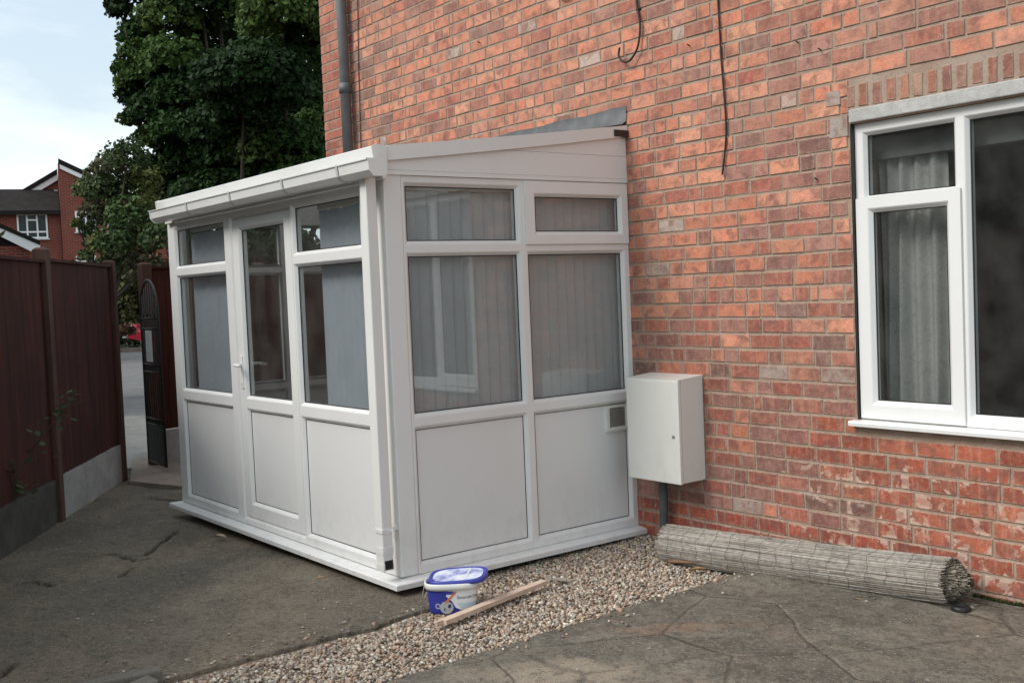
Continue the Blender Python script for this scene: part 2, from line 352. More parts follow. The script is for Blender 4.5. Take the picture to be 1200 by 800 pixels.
# ------------------------------------------------------------------ world and sun
W = bpy.data.worlds.new('World'); S.world = W; W.use_nodes = True; nt = W.node_tree; nt.nodes.clear()
def wn(t, **k):
    x = nt.nodes.new(t)
    for a, b in k.items(): setattr(x, a, b)
    return x
SUN_EL = math.radians(43); SUN_DIR = Vector((-.28, -1.0, 0)).normalized()       # horizontal direction towards the sun
SUN_AZ = math.atan2(SUN_DIR.x, SUN_DIR.y)
sky = wn('ShaderNodeTexSky', sky_type='NISHITA'); sky.sun_disc = False; sky.sun_elevation = SUN_EL; sky.sun_rotation = SUN_AZ; sky.dust_density = 2.5; sky.air_density = 1.2; sky.ozone_density = 1.5
tc = wn('ShaderNodeTexCoord'); mp = wn('ShaderNodeMapping'); mp.inputs['Scale'].default_value = (1.1, 1.1, 4.2); mp.inputs['Location'].default_value = (.35, .1, .15)
nz = wn('ShaderNodeTexNoise'); nz.inputs['Scale'].default_value = 2.1; nz.inputs['Detail'].default_value = 7; nz.inputs['Roughness'].default_value = .55; nz.inputs['Distortion'].default_value = .25
rp = wn('ShaderNodeValToRGB'); rp.color_ramp.elements[0].position = .36; rp.color_ramp.elements[0].color = (.42, .42, .42, 1); rp.color_ramp.elements[1].position = .58; rp.color_ramp.elements[1].color = (1, 1, 1, 1)
mx = wn('ShaderNodeMix', data_type='RGBA'); mx.inputs[7].default_value = (5.9, 6.5, 6.7, 1)
bg = wn('ShaderNodeBackground'); bg.inputs['Strength'].default_value = .105; ou = wn('ShaderNodeOutputWorld')
L_ = nt.links.new
L_(tc.outputs['Generated'], mp.inputs[0]); L_(mp.outputs[0], nz.inputs['Vector']); L_(nz.outputs['Fac'], rp.inputs[0]); L_(rp.outputs[0], mx.inputs[0]); L_(sky.outputs[0], mx.inputs[6]); L_(mx.outputs[2], bg.inputs[0]); L_(bg.outputs[0], ou.inputs[0])
sl = bpy.data.lights.new('sun', 'SUN'); sl.energy = 1.5; sl.angle = math.radians(24); sl.color = (1, .955, .90)
so = bpy.data.objects.new('sun', sl); COL.objects.link(so)
sd = Vector((SUN_DIR.x * math.cos(SUN_EL), SUN_DIR.y * math.cos(SUN_EL), math.sin(SUN_EL))); so.rotation_euler = sd.to_track_quat('Z', 'Y').to_euler(); so.location = (0, -8, 12)
S.view_settings.view_transform = 'Standard'; S.view_settings.look = 'None'; S.view_settings.exposure = .78; S.view_settings.gamma = 1
S.cycles.max_bounces = 10; S.cycles.transparent_max_bounces = 24; S.cycles.diffuse_bounces = 4; S.cycles.glossy_bounces = 5; S.cycles.caustics_reflective = False; S.cycles.caustics_refractive = False
S.cycles.use_denoising = True

# ------------------------------------------------------------------ ground, yard, gravel bed, patio, road
def depth_of(x, y): return (np.array(x) - CP[0]) * FH[0] + (np.array(y) - CP[1]) * FH[1]
def terrain(x, y):
    d = depth_of(x, y); return -.29 + .33 * np.clip((d - 16) / 20, 0, 1)
def build_ground():
    ax = np.concatenate([np.linspace(-400, -60, 12), np.linspace(-55, 25, 81), np.linspace(30, 400, 12)])
    X, Y = np.meshgrid(ax, ax); Z = terrain(X, Y); n = len(ax)
    V = np.stack([X, Y, Z], -1).reshape(-1, 3); i = np.arange((n - 1) * n); i = i[(i % n) != n - 1]
    F = np.stack([i, i + 1, i + n + 1, i + n], -1)
    tag(raw_mesh('ground', V, F, M['dirtground'], smooth=True), kind='structure')
build_ground()
def strip(name, d0, d1, w0, w1, lift, mat, n=24):
    ds = np.linspace(d0, d1, n); ws = np.linspace(w0, w1, 30); mb = MB()
    mb.grid([[(CP[0] + FH[0] * d + RH[0] * w, CP[1] + FH[1] * d + RH[1] * w, float(terrain(CP[0] + FH[0] * d + RH[0] * w, CP[1] + FH[1] * d + RH[1] * w)) + lift) for w in ws] for d in ds])
    return tag(mb.build(name, mat), kind='structure')
strip('pavement', 11.9, 17.4, -40, 30, .012, M['pavement'])
strip('road', 17.4, 35.0, -60, 40, .006, M['asphalt'])
mb = MB()                                              # kerb between forecourt and the far verge
for i in range(60):
    w = -60 + i * 1.6; a = [CP + FH * d + RH * (w + e) for d, e in ((35.0, 0), (35.0, 1.59), (35.16, 1.59), (35.16, 0))]
    z = .04
    A = [(p[0], p[1], z - .2) for p in a]; B = [(p[0], p[1], z + .12) for p in a]
    mb.poly(B)
    for k in range(4): mb.poly([A[k], A[(k + 1) % 4], B[(k + 1) % 4], B[k]])
tag(mb.build('kerb', M['pinkstep']), kind='structure')

def value_noise(x, y, seed=0):
    r = np.random.default_rng(seed); T = r.random((256, 256)); xi = np.floor(x).astype(int); yi = np.floor(y).astype(int); fx = x - xi; fy = y - yi
    fx = fx * fx * (3 - 2 * fx); fy = fy * fy * (3 - 2 * fy); g = lambda a, b: T[a % 256, b % 256]
    return (g(xi, yi) * (1 - fx) + g(xi + 1, yi) * fx) * (1 - fy) + (g(xi, yi + 1) * (1 - fx) + g(xi + 1, yi + 1) * fx) * fy
def fbm(x, y, seed=0, o=4):
    s = 0; a = 1; t = 0
    for k in range(o): s = s + a * value_noise(x * 2 ** k, y * 2 ** k, seed + k); t += a; a *= .5
    return s / t - .5
def yard_z(x): return -.222 + .010 * (np.minimum(x, .5) - .5)
def yard_edge(y):
    e = np.interp(y, [-9, -2.35, -1.95, -1.80, -1.62, 0.3], [.45, .44, .36, .24, -.06, -.06])
    return e + .07 * fbm(y * 5, y * 0 + 3.3, 5, 4) + .035 * fbm(y * 28, y * 0, 9, 3)
CRACKS = [[(112, 646), (125, 644), (150, 647), (169, 646), (178, 640), (185, 633), (196, 625), (207, 616)], [(140, 671), (146, 666), (154, 660)], [(175, 577), (192, 579), (212, 580)], [(140, 648), (160, 652), (171, 650)],
          [(0, 790), (8, 783), (14, 776)], [(150, 559), (170, 563), (190, 566), (212, 566)], [(18, 680), (40, 677), (60, 681)]]
def build_yard():
    ys = np.concatenate([np.arange(-9, -4.2, .1), np.arange(-4.2, -.9, .016), np.arange(-.9, .25, .03)])
    t = np.concatenate([np.linspace(0, .25, 60), np.linspace(.25, 1, 330)[1:]])
    Y, T = np.meshgrid(ys, t, indexing='ij'); X = -6.55 + (yard_edge(Y) + 6.55) * T
    Z = yard_z(X) + .014 * fbm(X * 1.7, Y * 1.7, 1) + .006 * fbm(X * 9, Y * 9, 2)
    C = np.zeros_like(X)
    for ci, c in enumerate(CRACKS):
        p = np.array([on_plane(u, v, -.222)[:2] for u, v in c])
        for a, b in zip(p[:-1], p[1:]):
            ab = b - a; s = np.clip(((X - a[0]) * ab[0] + (Y - a[1]) * ab[1]) / (ab @ ab), 0, 1)
            d = np.hypot(X - a[0] - s * ab[0], Y - a[1] - s * ab[1]) + .028 * fbm(X * 14, Y * 14, 30)
            C = np.maximum(C, np.clip(1 - (d - .011) / .012, 0, 1))
    Z = Z - C * .05
    n, m = X.shape; V = np.stack([X, Y, Z], -1).reshape(-1, 3)
    sk = np.stack([X[:, -1] - .004, Y[:, -1], np.full(n, -.32)], -1); V = np.concatenate([V, sk])   # the broken edge going down
    i = np.arange((n - 1) * m); i = i[(i % m) != m - 1]; F = np.stack([i, i + 1, i + m + 1, i + m], -1)
    k = np.arange(n - 1); e = k * m + m - 1; s = n * m + k; F = np.concatenate([F, np.stack([e, s, s + 1, e + m], -1)])
    o = raw_mesh('yard', V, F[:, ::-1], M['yard'], smooth=True); me = o.data
    a = me.attributes.new('crack', 'FLOAT', 'POINT'); a.data.foreach_set('value', np.concatenate([C.ravel(), np.full(n, .8)]).astype(np.float32))
    tag(o, kind='structure')
build_yard()
def patio_edge(y): return 1.31 + .06 * (y + .5) * -1 * .6 + .03 * fbm(y * 4, y * 0 + 1, 15, 3)
def build_patio():
    ys = np.arange(-9, .006, .04); t = np.linspace(0, 1, 150) ** 1.3
    Y, T = np.meshgrid(ys, t, indexing='ij'); X = patio_edge(Y) + (9 - patio_edge(Y)) * T
    Z = -.142 + .016 * fbm(X * 1.5, Y * 1.5, 41) + .006 * fbm(X * 8, Y * 8, 42); n, m = X.shape
    V = np.stack([X, Y, Z], -1).reshape(-1, 3); V = np.concatenate([V, np.stack([X[:, 0], Y[:, 0], np.full(n, -.31)], -1)])
    i = np.arange((n - 1) * m); i = i[(i % m) != m - 1]; F = np.stack([i, i + m, i + m + 1, i + 1], -1)
    k = np.arange(n - 1); e = k * m; s = n * m + k; F = np.concatenate([F, np.stack([e, e + m, s + 1, s], -1)[:, ::-1]])
    tag(raw_mesh('patio', V, F, M['patio'], smooth=True), kind='structure')
build_patio()
mb = MB(); c4 = [on_plane(u, v, -.225) for u, v in ((152, 561), (214, 567), (216, 530), (156, 534))]
A = [(p[0], p[1], -.246) for p in c4]; B = [(p[0], p[1], -.32) for p in c4]; mb.poly(A)
for k in range(4): mb.poly([A[k], A[(k + 1) % 4], B[(k + 1) % 4], B[k]])
tag(mb.build('path', M['pinkstep']), kind='structure')

def grav_z(x, y): return np.interp(y, [-3.5, -2, -1, 0], [-.243, -.240, -.224, -.203])
def build_gravel():
    N = 36000; y = -4.6 + 4.6 * rng.random(N); x0 = yard_edge(y) - .01; x0 = np.where(y > -1.75, -.02, x0); x1 = patio_edge(y) + .01
    x = x0 + (x1 - x0) * rng.random(N)
    # even coverage: reject by strip width
    keep = rng.random(N) < (x1 - x0) / 1.5; x = x[keep]; y = y[keep]
    # scatter of strays on the patio and yard
    M2 = 220; ys = -4 + 4 * rng.random(M2); xs = np.where(rng.random(M2) < .35, patio_edge(ys) + rng.exponential(.06, M2), yard_edge(np.minimum(ys, -1.9)) - rng.exponential(.12, M2))
    keep = (ys < -1.98) | (xs > .2); xs = xs[keep]; ys = ys[keep]; M2 = len(xs)
    N = len(x); bm = bmesh.new(); bmesh.ops.create_icosphere(bm, subdivisions=1, radius=1); bv = np.array([v.co for v in bm.verts]); bf = np.array([[v.index for v in f.verts] for f in bm.faces]); bm.free()
    X = np.concatenate([x, xs]); Y = np.concatenate([y, ys]); T = N + M2
    r = .0056 + .0074 * rng.random(T) ** 1.6
    zz = grav_z(X, Y) + .012 * rng.random(T) - .022 * np.exp(-np.clip(X + .02, 0, 2) / .13) * (Y > -1.9) * (Y < -.1) - .024 * np.exp(-np.clip(X - yard_edge(Y), 0, 1) / .05) * (Y < -1.85); st = np.arange(T) >= N
    zz = np.where(st, np.where(X > 1.1, -.142 + .4 * r, yard_z(X) + .4 * r), zz)
    sc = r[:, None] * (np.array([1, 1, .7]) * (1 + .35 * (rng.random((T, 3)) - .5) * 2))
    th = rng.random(T) * 2 * PI; tl = (rng.random((T, 2)) - .5) * .9
    V = bv[None] * sc[:, None] * (1 + .22 * (rng.random((T, len(bv), 1)) - .5) * 2)
    c, s = np.cos(th)[:, None], np.sin(th)[:, None]
    V = np.stack([V[..., 0] * c - V[..., 1] * s, V[..., 0] * s + V[..., 1] * c, V[..., 2]], -1)
    V[..., 2] += V[..., 0] * tl[:, :1] + V[..., 1] * tl[:, 1:]
    V += np.stack([X, Y, zz], -1)[:, None]
    F = bf[None] + (np.arange(T) * len(bv))[:, None, None]
    pal = np.array([(.42, .33, .25), (.36, .33, .30), (.40, .26, .20), (.22, .14, .10), (.58, .52, .45), (.30, .24, .19), (.48, .38, .27), (.15, .13, .12)])
    ci = rng.choice(8, T, p=[.2, .16, .14, .1, .08, .14, .1, .08]); cc = np.minimum(.8, pal[ci] * np.array([1.26, 1.30, 1.30]) * (.75 + .5 * rng.random((T, 1))))
    cols = np.repeat(cc, len(bf), 0)
    o = raw_mesh('gravel', V.reshape(-1, 3), F.reshape(-1, 3), M['pebble'], cols=cols, smooth=True, n=3)
    tag(o, 'loose pinkish brown pea gravel between concrete yard and stone patio', 'gravel', kind='stuff')
build_gravel()
mb = MB(); ys = np.arange(-4.8, .01, .1)
mb.grid([[(xx, yy, float(grav_z(0, yy)) - (.028 if xx < .22 else .006) + .006 * random.random()) for xx in np.linspace(-.4, 1.6, 30)] for yy in ys])
tag(mb.build('gravel_bed', simple('sandy_bed', (.20, .155, .115), .95, .3, 30, .5)), kind='structure')

# ------------------------------------------------------------------ the brick house
house = thing('brick_house', 'red brick house wall rising behind the white lean-to porch', 'house', (0, 0, -.3))
HX0, HX1, HZ0, HZ1 = -4.24, 7.2, -.30, 5.3
WX0, WX1, WZ0, WZ1 = 1.772, 3.62, .690, 2.325          # window opening
ROWB = {}
def wall_colour(x, z, head):
    u = random.random()
    rb = ROWB.setdefault(round(z, 2), random.uniform(-.14, .14))
    red = x < -3.74 or (z < .10 and x < 1.6) or (x > 1.2 and z < .62)
    if x < -3.74: c = random.choice([(.36, .075, .05), (.42, .10, .065), (.32, .065, .05)])
    elif z < .10 and x < 1.8: c = random.choice([(.40, .062, .035), (.36, .055, .033), (.43, .078, .04)])
    elif x > 1.45 + .25 * math.sin(z * 9) and z < .68 and u < .92: c = random.choice([(.38, .080, .040), (.43, .10, .05), (.34, .070, .036), (.46, .12, .06)])
    else:
        up = min(1, max(0, (z - .5) / 1.3))
        pale = [(.60, .205, .115), (.66, .26, .155), (.56, .18, .10), (.58, .24, .155)]
        red_ = [(.40, .115, .075), (.36, .10, .07), (.42, .15, .105), (.32, .10, .072)]
        purp = [(.30, .13, .105), (.25, .105, .09), (.35, .17, .14), (.29, .145, .125)]
        dark = [(.15, .09, .08), (.19, .115, .10), (.23, .15, .135)]
        left = min(1, max(0, (1.3 - x) / 2.5)) * up
        pb = max(.05, .18 + .38 * up + .20 * left + rb); db = .10 - .05 * up - .03 * left; pp = .32 - .10 * up - .08 * left
        if .06 < z < 1.05 and x < 1.75: q_ = .6 if z > .6 else 1.0; db += .16 * q_; pp += .16 * q_; pb *= .45
        if x < -3.1 and z > 2.4 and u < .35: c = random.choice(dark)
        elif u < pb: c = random.choice(pale)
        elif u < pb + db: c = random.choice(dark)
        elif u < pb + db + pp: c = random.choice(purp)
        else: c = random.choice(red_)
        if random.random() < .02: c = (.46, .40, .35)
    g_ = (c[0] * .5 + c[1] * .3 + c[2] * .2); c = tuple(q * .95 + g_ * .05 for q in c)
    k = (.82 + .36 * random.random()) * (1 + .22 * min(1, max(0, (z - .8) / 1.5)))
    return tuple(min(.8, q * k) for q in c)
def build_wall():
    V = []; F = []; MI = []; CO = []; ED = []
    def quad(p, mi, c, e=(0, 0, 0, 0)): n = len(V); V.extend(p); F.append((n, n + 1, n + 2, n + 3)); MI.append(mi); CO.append(c); ED.extend(e)
    def brick(x0, x1, z0, z1, c, dd=None):
        j = lambda s=.0022: random.uniform(-s, s)
        d = dd or random.uniform(.0012, .0050); e = .0032; yb = .014
        o = [(x0 + j(), yb, z0 + j()), (x1 + j(), yb, z0 + j()), (x1 + j(), yb, z1 + j()), (x0 + j(), yb, z1 + j())]
        m = [(p[0], .0022 - d * .4, p[2]) for p in o]
        i = [(p[0] + e * sx, -d + j(.0012), p[2] + e * sz) for p, sx, sz in zip(o, (1, -1, -1, 1), (1, 1, -1, -1))]
        h_ = [p for p in i]; q = min(.022, (z1 - z0) * .30, (x1 - x0) * .3)
        inn_ = [(p[0] + q * sx_, p[1], p[2] + q * sz_) for p, sx_, sz_ in zip(i, (1, -1, -1, 1), (1, 1, -1, -1))]
        quad(inn_, 0, c, (q,) * 4)
        for k in range(4): quad([i[k], i[(k + 1) % 4], inn_[(k + 1) % 4], inn_[k]], 0, c, (0, 0, q, q))
        for k in range(4): quad([m[k], m[(k + 1) % 4], i[(k + 1) % 4], i[k]], 0, c); quad([o[k], o[(k + 1) % 4], m[(k + 1) % 4], m[k]], 0, c)
    CZ = .0925; row = 0; z = HZ0 + .005
    while z < HZ1 - .02:
        zc0 = z + .04; head = row % 4 == 2
        L = .1135 if head else .2265
        x = HX0 - random.uniform(0, L * .2) + (L * .5 if row % 2 else 0) - L
        while x < HX1:
            w = L * (1 + random.uniform(-.05, .05))
            if head and (random.random() < .35 or (zc0 < .68 and x > 1.0)): w = .2265
            if not head and random.random() < .15 and not (zc0 < .68 and x > 1.4): w = .1135
            if random.random() < .04: w = random.choice([.06, .15, .17])
            g = random.uniform(.0085, .013)
            x0 = max(x, HX0); x1 = min(x + w - g, HX1); z0 = z + random.uniform(-.0012, .0012); z1 = z + CZ - random.uniform(.010, .0145)
            x += w
            if x1 - x0 < .02: continue
            segs = [(x0, x1)]
            zc = (z0 + z1) / 2
            ax0, ax1, top = WX0 - .0, WX1, 2.545                  # opening, lintel and the brick-on-edge course over it
            if WZ0 - .03 < zc < top:
                q = []
                for a, b in segs:
                    if b > ax0 - .012 and a < ax1 + .012:
                        if a < ax0 - .03: q.append((a, ax0 - .004))
                        if b > ax1 + .03: q.append((ax1 + .004, b))
                    else: q.append((a, b))
                segs = q
            for a, b in segs: brick(a, b, z0, z1, wall_colour(a, zc, head))
        z += CZ; row += 1
    # brick-on-edge course above the lintel
    x = WX0 - .012
    while x < WX1 + .05:
        w = random.uniform(.062, .072); c = random.choice([(.20, .055, .042), (.16, .05, .042), (.42, .16, .10), (.24, .12, .10), (.50, .34, .27), (.40, .28, .22), (.33, .11, .085), (.27, .13, .11)])
        brick(x, x + w - .014 , 2.412 + random.uniform(-.006, .006), 2.532 + random.uniform(-.008, .006), c); x += w + .013
    # a patched, rendered corner beside the lintel
    brick(WX0 - .125, WX0 - .006, 2.262, 2.375, (.36, .37, .355), .0085); brick(WX0 - .15, WX0 - .05, 2.44, 2.52, (.36, .36, .34), .008)
    # mortar sheet with the opening cut out, and wall thickness behind
    xs = [HX0, WX0, WX1, HX1]; zs = [HZ0, WZ0, WZ1, HZ1]; yo, yi = .0028, .26
    for a in range(3):
        for b in range(3):
            if a == 1 and b == 1: continue
            nx = max(1, int((xs[a + 1] - xs[a]) / .5)); nz = max(1, int((zs[b + 1] - zs[b]) / .5))
            quad([(xs[a], yo, zs[b]), (xs[a + 1], yo, zs[b]), (xs[a + 1], yo, zs[b + 1]), (xs[a], yo, zs[b + 1])], 1, (.4, .4, .4))
            quad([(xs[a], yi, zs[b]), (xs[a], yi, zs[b + 1]), (xs[a + 1], yi, zs[b + 1]), (xs[a + 1], yi, zs[b])], 1, (.4, .4, .4))
    for p in ([(WX0, yo, WZ0), (WX0, yo, WZ1), (WX0, yi, WZ1), (WX0, yi, WZ0)], [(WX1, yo, WZ0), (WX1, yi, WZ0), (WX1, yi, WZ1), (WX1, yo, WZ1)], [(WX0, yo, WZ0), (WX0, yi, WZ0), (WX1, yi, WZ0), (WX1, yo, WZ0)], [(WX0, yo, WZ1), (WX1, yo, WZ1), (WX1, yi, WZ1), (WX0, yi, WZ1)]): quad(p, 1, (.4, .4, .4))
    for x in (HX0, HX1): quad([(x, yo, HZ0), (x, yi, HZ0), (x, yi, HZ1), (x, yo, HZ1)], 1, (.4, .4, .4))
    me = bpy.data.meshes.new('front_wall'); me.from_pydata(V, [], F); me.materials.append(M['brick']); me.materials.append(M['mortar']); me.polygons.foreach_set('material_index', MI)
    a = me.attributes.new('tint', 'FLOAT_COLOR', 'FACE'); a.data.foreach_set('color', np.concatenate([np.array(CO, np.float32), np.ones((len(CO), 1), np.float32)], 1).ravel())
    a = me.attributes.new('edge', 'FLOAT', 'POINT'); a.data.foreach_set('value', np.array(ED, np.float32))
    o = bpy.data.objects.new('front_wall', me); COL.objects.link(o); put(o, house)
def put(o, parent):
    """parent keeping world coordinates used in the mesh"""
    o.parent = parent; o.location = -Vector(parent.location) if parent.rotation_euler.z == 0 else (0, 0, 0)
    return o
def hpart(mb, name, mat, parent=None):
    o = mb.build(name, mat)
    if parent is None: put(o, house)
    else: o.parent = parent                       # sub-part shares its part's mesh space
    return o
build_wall()
mb = MB(); mb.box(HX0, HX0 + .25, .27, 8, HZ0, HZ1); mb.box(HX1 - .25, HX1, .27, 8, HZ0, HZ1); mb.box(HX0 + .25, HX1 - .25, 7.75, 8, HZ0, HZ1); hpart(mb, 'wall', M['farbrick'])
mb = MB(); mb.prism([(-.45, 5.25), (-.45, 5.35), (4.0, 8.1), (8.4, 5.35), (8.4, 5.25), (4.0, 7.98)], 0, HX0 - .2, HX1 + .2); hpart(mb, 'roof', M['rooftile'])
mb = MB(); mb.box(WX0 + .002, WX1 + .15, -.012, .12, 2.330, 2.402, bev=.006); hpart(mb, 'lintel', M['lintel'])
# window: frames sit 40 mm behind the brick face
def lattice(mb, mapf, outer, holes, bead=.022, dep=.022, thick=.06, flat=None):
    """flat front with rectangular openings, each opening edged by a sloping glazing bead. mapf(a, b, d): d goes inwards"""
    a0, a1, b0, b1 = outer; H = [(h[0] - bead, h[1] + bead, h[2] - bead, h[3] + bead) for h in holes]
    A = sorted({a0, a1, *[h[0] for h in H], *[h[1] for h in H]}); B = sorted({b0, b1, *[h[2] for h in H], *[h[3] for h in H]})
    for i in range(len(A) - 1):
        for j in range(len(B) - 1):
            ca, cb = (A[i] + A[i + 1]) / 2, (B[j] + B[j + 1]) / 2
            if any(h[0] < ca < h[1] and h[2] < cb < h[3] for h in H): continue
            for d in (0, thick): mb.poly([mapf(A[i], B[j], d), mapf(A[i + 1], B[j], d), mapf(A[i + 1], B[j + 1], d), mapf(A[i], B[j + 1], d)])
    q = [(a0, b0), (a1, b0), (a1, b1), (a0, b1)]
    for k in range(4): p, r = q[k], q[(k + 1) % 4]; mb.poly([mapf(*p, 0), mapf(*r, 0), mapf(*r, thick), mapf(*p, thick)])
    for h, g in zip(H, holes):
        o = [(h[0], h[2]), (h[1], h[2]), (h[1], h[3]), (h[0], h[3])]; i = [(g[0], g[2]), (g[1], g[2]), (g[1], g[3]), (g[0], g[3])]
        e = [(h[0] + bead * .25, h[2] + bead * .25), (h[1] - bead * .25, h[2] + bead * .25), (h[1] - bead * .25, h[3] - bead * .25), (h[0] + bead * .25, h[3] - bead * .25)]
        for k in range(4):
            n = (k + 1) % 4
            mb.poly([mapf(*o[k], 0), mapf(*o[n], 0), mapf(*e[n], dep * .15), mapf(*e[k], dep * .15)])
            mb.poly([mapf(*e[k], dep * .15), mapf(*e[n], dep * .15), mapf(*i[n], dep), mapf(*i[k], dep)])
            mb.poly([mapf(*i[k], dep), mapf(*i[n], dep), mapf(*i[n], thick), mapf(*i[k], thick)])
def pane_mb(mapf, g, d=.030, t=.006, grow=.006):
    mb = MB(); a0, a1, b0, b1 = g[0] - grow + .0035, g[1] + grow - .0035, g[2] - grow + .0035, g[3] + grow - .0035
    a0, a1, b0, b1 = g[0] + .0012, g[1] - .0012, g[2] + .0012, g[3] - .0012
    P = lambda d: [mapf(a0, b0, d), mapf(a1, b0, d), mapf(a1, b1, d), mapf(a0, b1, d)]
    A, B = P(d), P(d + t); mb.poly(A); mb.poly(B[::-1])
    for k in range(4): mb.poly([A[k], A[(k + 1) % 4], B[(k + 1) % 4], B[k]])
    return mb
def gasket_mb(mapf, g, w=.0055, d=.0235, t=.004):
    mb = MB(); a0, a1, b0, b1 = g[0] + .0006, g[1] - .0006, g[2] + .0006, g[3] - .0006
    o = [(a0, b0), (a1, b0), (a1, b1), (a0, b1)]; i = [(a0 + w, b0 + w), (a1 - w, b0 + w), (a1 - w, b1 - w), (a0 + w, b1 - w)]
    for k in range(4):
        n = (k + 1) % 4; mb.poly([mapf(*o[k], d), mapf(*o[n], d), mapf(*i[n], d), mapf(*i[k], d)]); mb.poly([mapf(*i[k], d), mapf(*i[n], d), mapf(*i[n], d + t), mapf(*i[k], d + t)])
        mb.poly([mapf(*o[k], d + t), mapf(*i[k], d + t), mapf(*i[n], d + t), mapf(*o[n], d + t)])
    return mb
WY = .035; wm = lambda a, b, d: (a, WY + d, b)
sx = -.052
win = MB(); wouter = (WX0 + .008, WX1 - .008, .709, 2.322)
fixed_top = (1.896 + sx, 2.404 + sx, 1.931, 2.257); sash_glass = (1.930 + sx, 2.362 + sx, .814, 1.838); big = (2.487 + sx, 3.50, .772, 2.257)
sash_hole = (1.853 + sx, 2.432 + sx, .730, 1.905)
lattice(win, wm, wouter, [fixed_top, sash_hole, big], bead=.020)
window = hpart(win, 'window', M['upvc'])
sh = MB(); sm_ = lambda a, b, d: (a, WY - .014 + d, b)
lattice(sh, sm_, (1.835 + sx, 2.448 + sx, .716, 1.918), [sash_glass], bead=.024, thick=.05); hpart(sh, 'sash', M['upvc'], window)
for g, f in ((fixed_top, wm), (sash_glass, sm_), (big, wm)):
    hpart(pane_mb(f, g), 'pane', M['glass'], window); hpart(gasket_mb(f, g), 'gasket', M['rubber'], window)
sb = MB(); sb.prism([(.09, .676), (-.050, .676), (-.052, .694), (-.046, .703), (.09, .7075)], 0, WX0 - .025, WX1 + .03); hpart(sb, 'sill', M['upvc'], window)
mb = MB(); mb.box(WX0 - .006, WX0 + .006, .004, .034, .71, 2.33); hpart(mb, 'jamb_strip', M['charcoal'], window)  # dark strip in the gap at the left jamb
# the dim room behind the window
mb = MB(); rx0, rx1, ry0, ry1, rz0, rz1 = .6, 5.2, .27, 3.6, -.1, 2.5
for p in ([(rx0, ry1, rz0), (rx1, ry1, rz0), (rx1, ry1, rz1), (rx0, ry1, rz1)], [(rx0, ry0, rz0), (rx0, ry1, rz0), (rx0, ry1, rz1), (rx0, ry0, rz1)], [(rx1, ry0, rz0), (rx1, ry1, rz0), (rx1, ry1, rz1), (rx1, ry0, rz1)], [(rx0, ry0, rz0), (rx1, ry0, rz0), (rx1, ry1, rz0), (rx0, ry1, rz0)], [(rx0, ry0, rz1), (rx1, ry0, rz1), (rx1, ry1, rz1), (rx0, ry1, rz1)]): mb.poly(p)
hpart(mb, 'room', simple('dark_wallpaper', (.10, .10, .095), .85, .1, 5, 0))
def curtain(x0, x1, y, z0, z1, amp, name, label, mat, pitch=.09, ph=0):
    mb = MB(); n = 90; rows = []
    for k in range(9):
        z = z1 + (z0 - z1) * k / 8; r = []
        for i in range(n + 1):
            t = i / n; x = x0 + (x1 - x0) * t; a = amp * (.6 + .4 * k / 8)
            r.append((x + .008 * math.sin(7 * t + k * .4), y + a * math.sin(2 * PI * (x - x0) / pitch + ph + .7 * math.sin(5 * t) + .1 * k) + .4 * a * math.sin(2 * PI * (x - x0) / pitch * .43 + 1), z))
        rows.append(r)
    mb.grid(rows); o = mb.build(name, mat); return tag(o, label, 'curtain')
curtain(1.80, 2.21, .215, .60, 2.14, .026, 'curtain', 'grey leaf patterned curtain gathered behind the opening sash of the house window', M['curtain'])
mb = MB(); mb.box(1.70, 3.70, .16, .24, 2.13, 2.29, bev=.004); tag(mb.build('pelmet', simple('grey_pelmet', (.10, .10, .10), .7, .2, 6, 0)), 'pale grey pelmet across the top inside the house window', 'pelmet')
# drainpipe, eaves hopper at the far corner
mb = MB(); mb.tube([(-3.665, -.075, 6), (-3.665, -.075, 2.2)], .048, 16)
pipe = hpart(mb, 'drainpipe', M['greypipe'])
for z in (3.4, 4.9):
    mb = MB(); mb.tube([(-3.665, -.075, z), (-3.665, -.075, z + .09)], .056, 16); hpart(mb, 'pipe_socket', M['greypipe'], pipe)
mb = MB(); mb.prism([(-.09, 2.78), (.0, 2.78), (.0, 2.93), (-.13, 2.93)], 1, .08, .20); o = hpart(mb, 'bracket', M['greypipe']); o.location = Vector((HX0 - .005, 0, .3 + .06))
# loose cables on the wall: things of their own
def bez(pts, n=10):
    """smooth curve through points (Catmull-Rom)"""
    P = [Vector(p) for p in pts]; P = [P[0] * 2 - P[1]] + P + [P[-1] * 2 - P[-2]]; out = []
    for i in range(1, len(P) - 2):
        for k in range(n):
            t = k / n; a, b, c, d = P[i - 1:i + 3]
            out.append(.5 * ((2 * b) + (c - a) * t + (2 * a - 5 * b + 4 * c - d) * t * t + (3 * b - a - 3 * c + d) * t ** 3))
    return out + [P[-2]]
mb = MB(); mb.tube(bez([(.17, -.014, 4.6), (.178, -.012, 3.6), (.175, -.016, 3.37), (.203, -.02, 3.2), (.185, -.03, 3.06), (.12, -.04, 2.985), (.06, -.045, 2.985), (.018, -.045, 3.03), (.028, -.045, 3.085)]), .0072, 8)
c1 = mb.build('cable', M['cable']); tag(c1, 'short black cable ending in an open hook, hanging high on the brick wall', 'cable')
mb = MB(); mb.box(.16, .20, -.012, .0, 3.30, 3.312); mb.build('cable_clip', M['cable'], c1)
mb = MB(); mb.tube(bez([(.82, -.012, 4.6), (.868, -.012, 3.4), (.874, -.014, 3.2), (.885, -.014, 2.85), (.903, -.016, 2.58), (.905, -.014, 2.40), (.885, -.016, 2.25), (.868, -.02, 2.15)]), .0058, 8)
tag(mb.build('cable', M['cable']), 'long dark cable dangling down the brick wall between porch and window', 'cable')
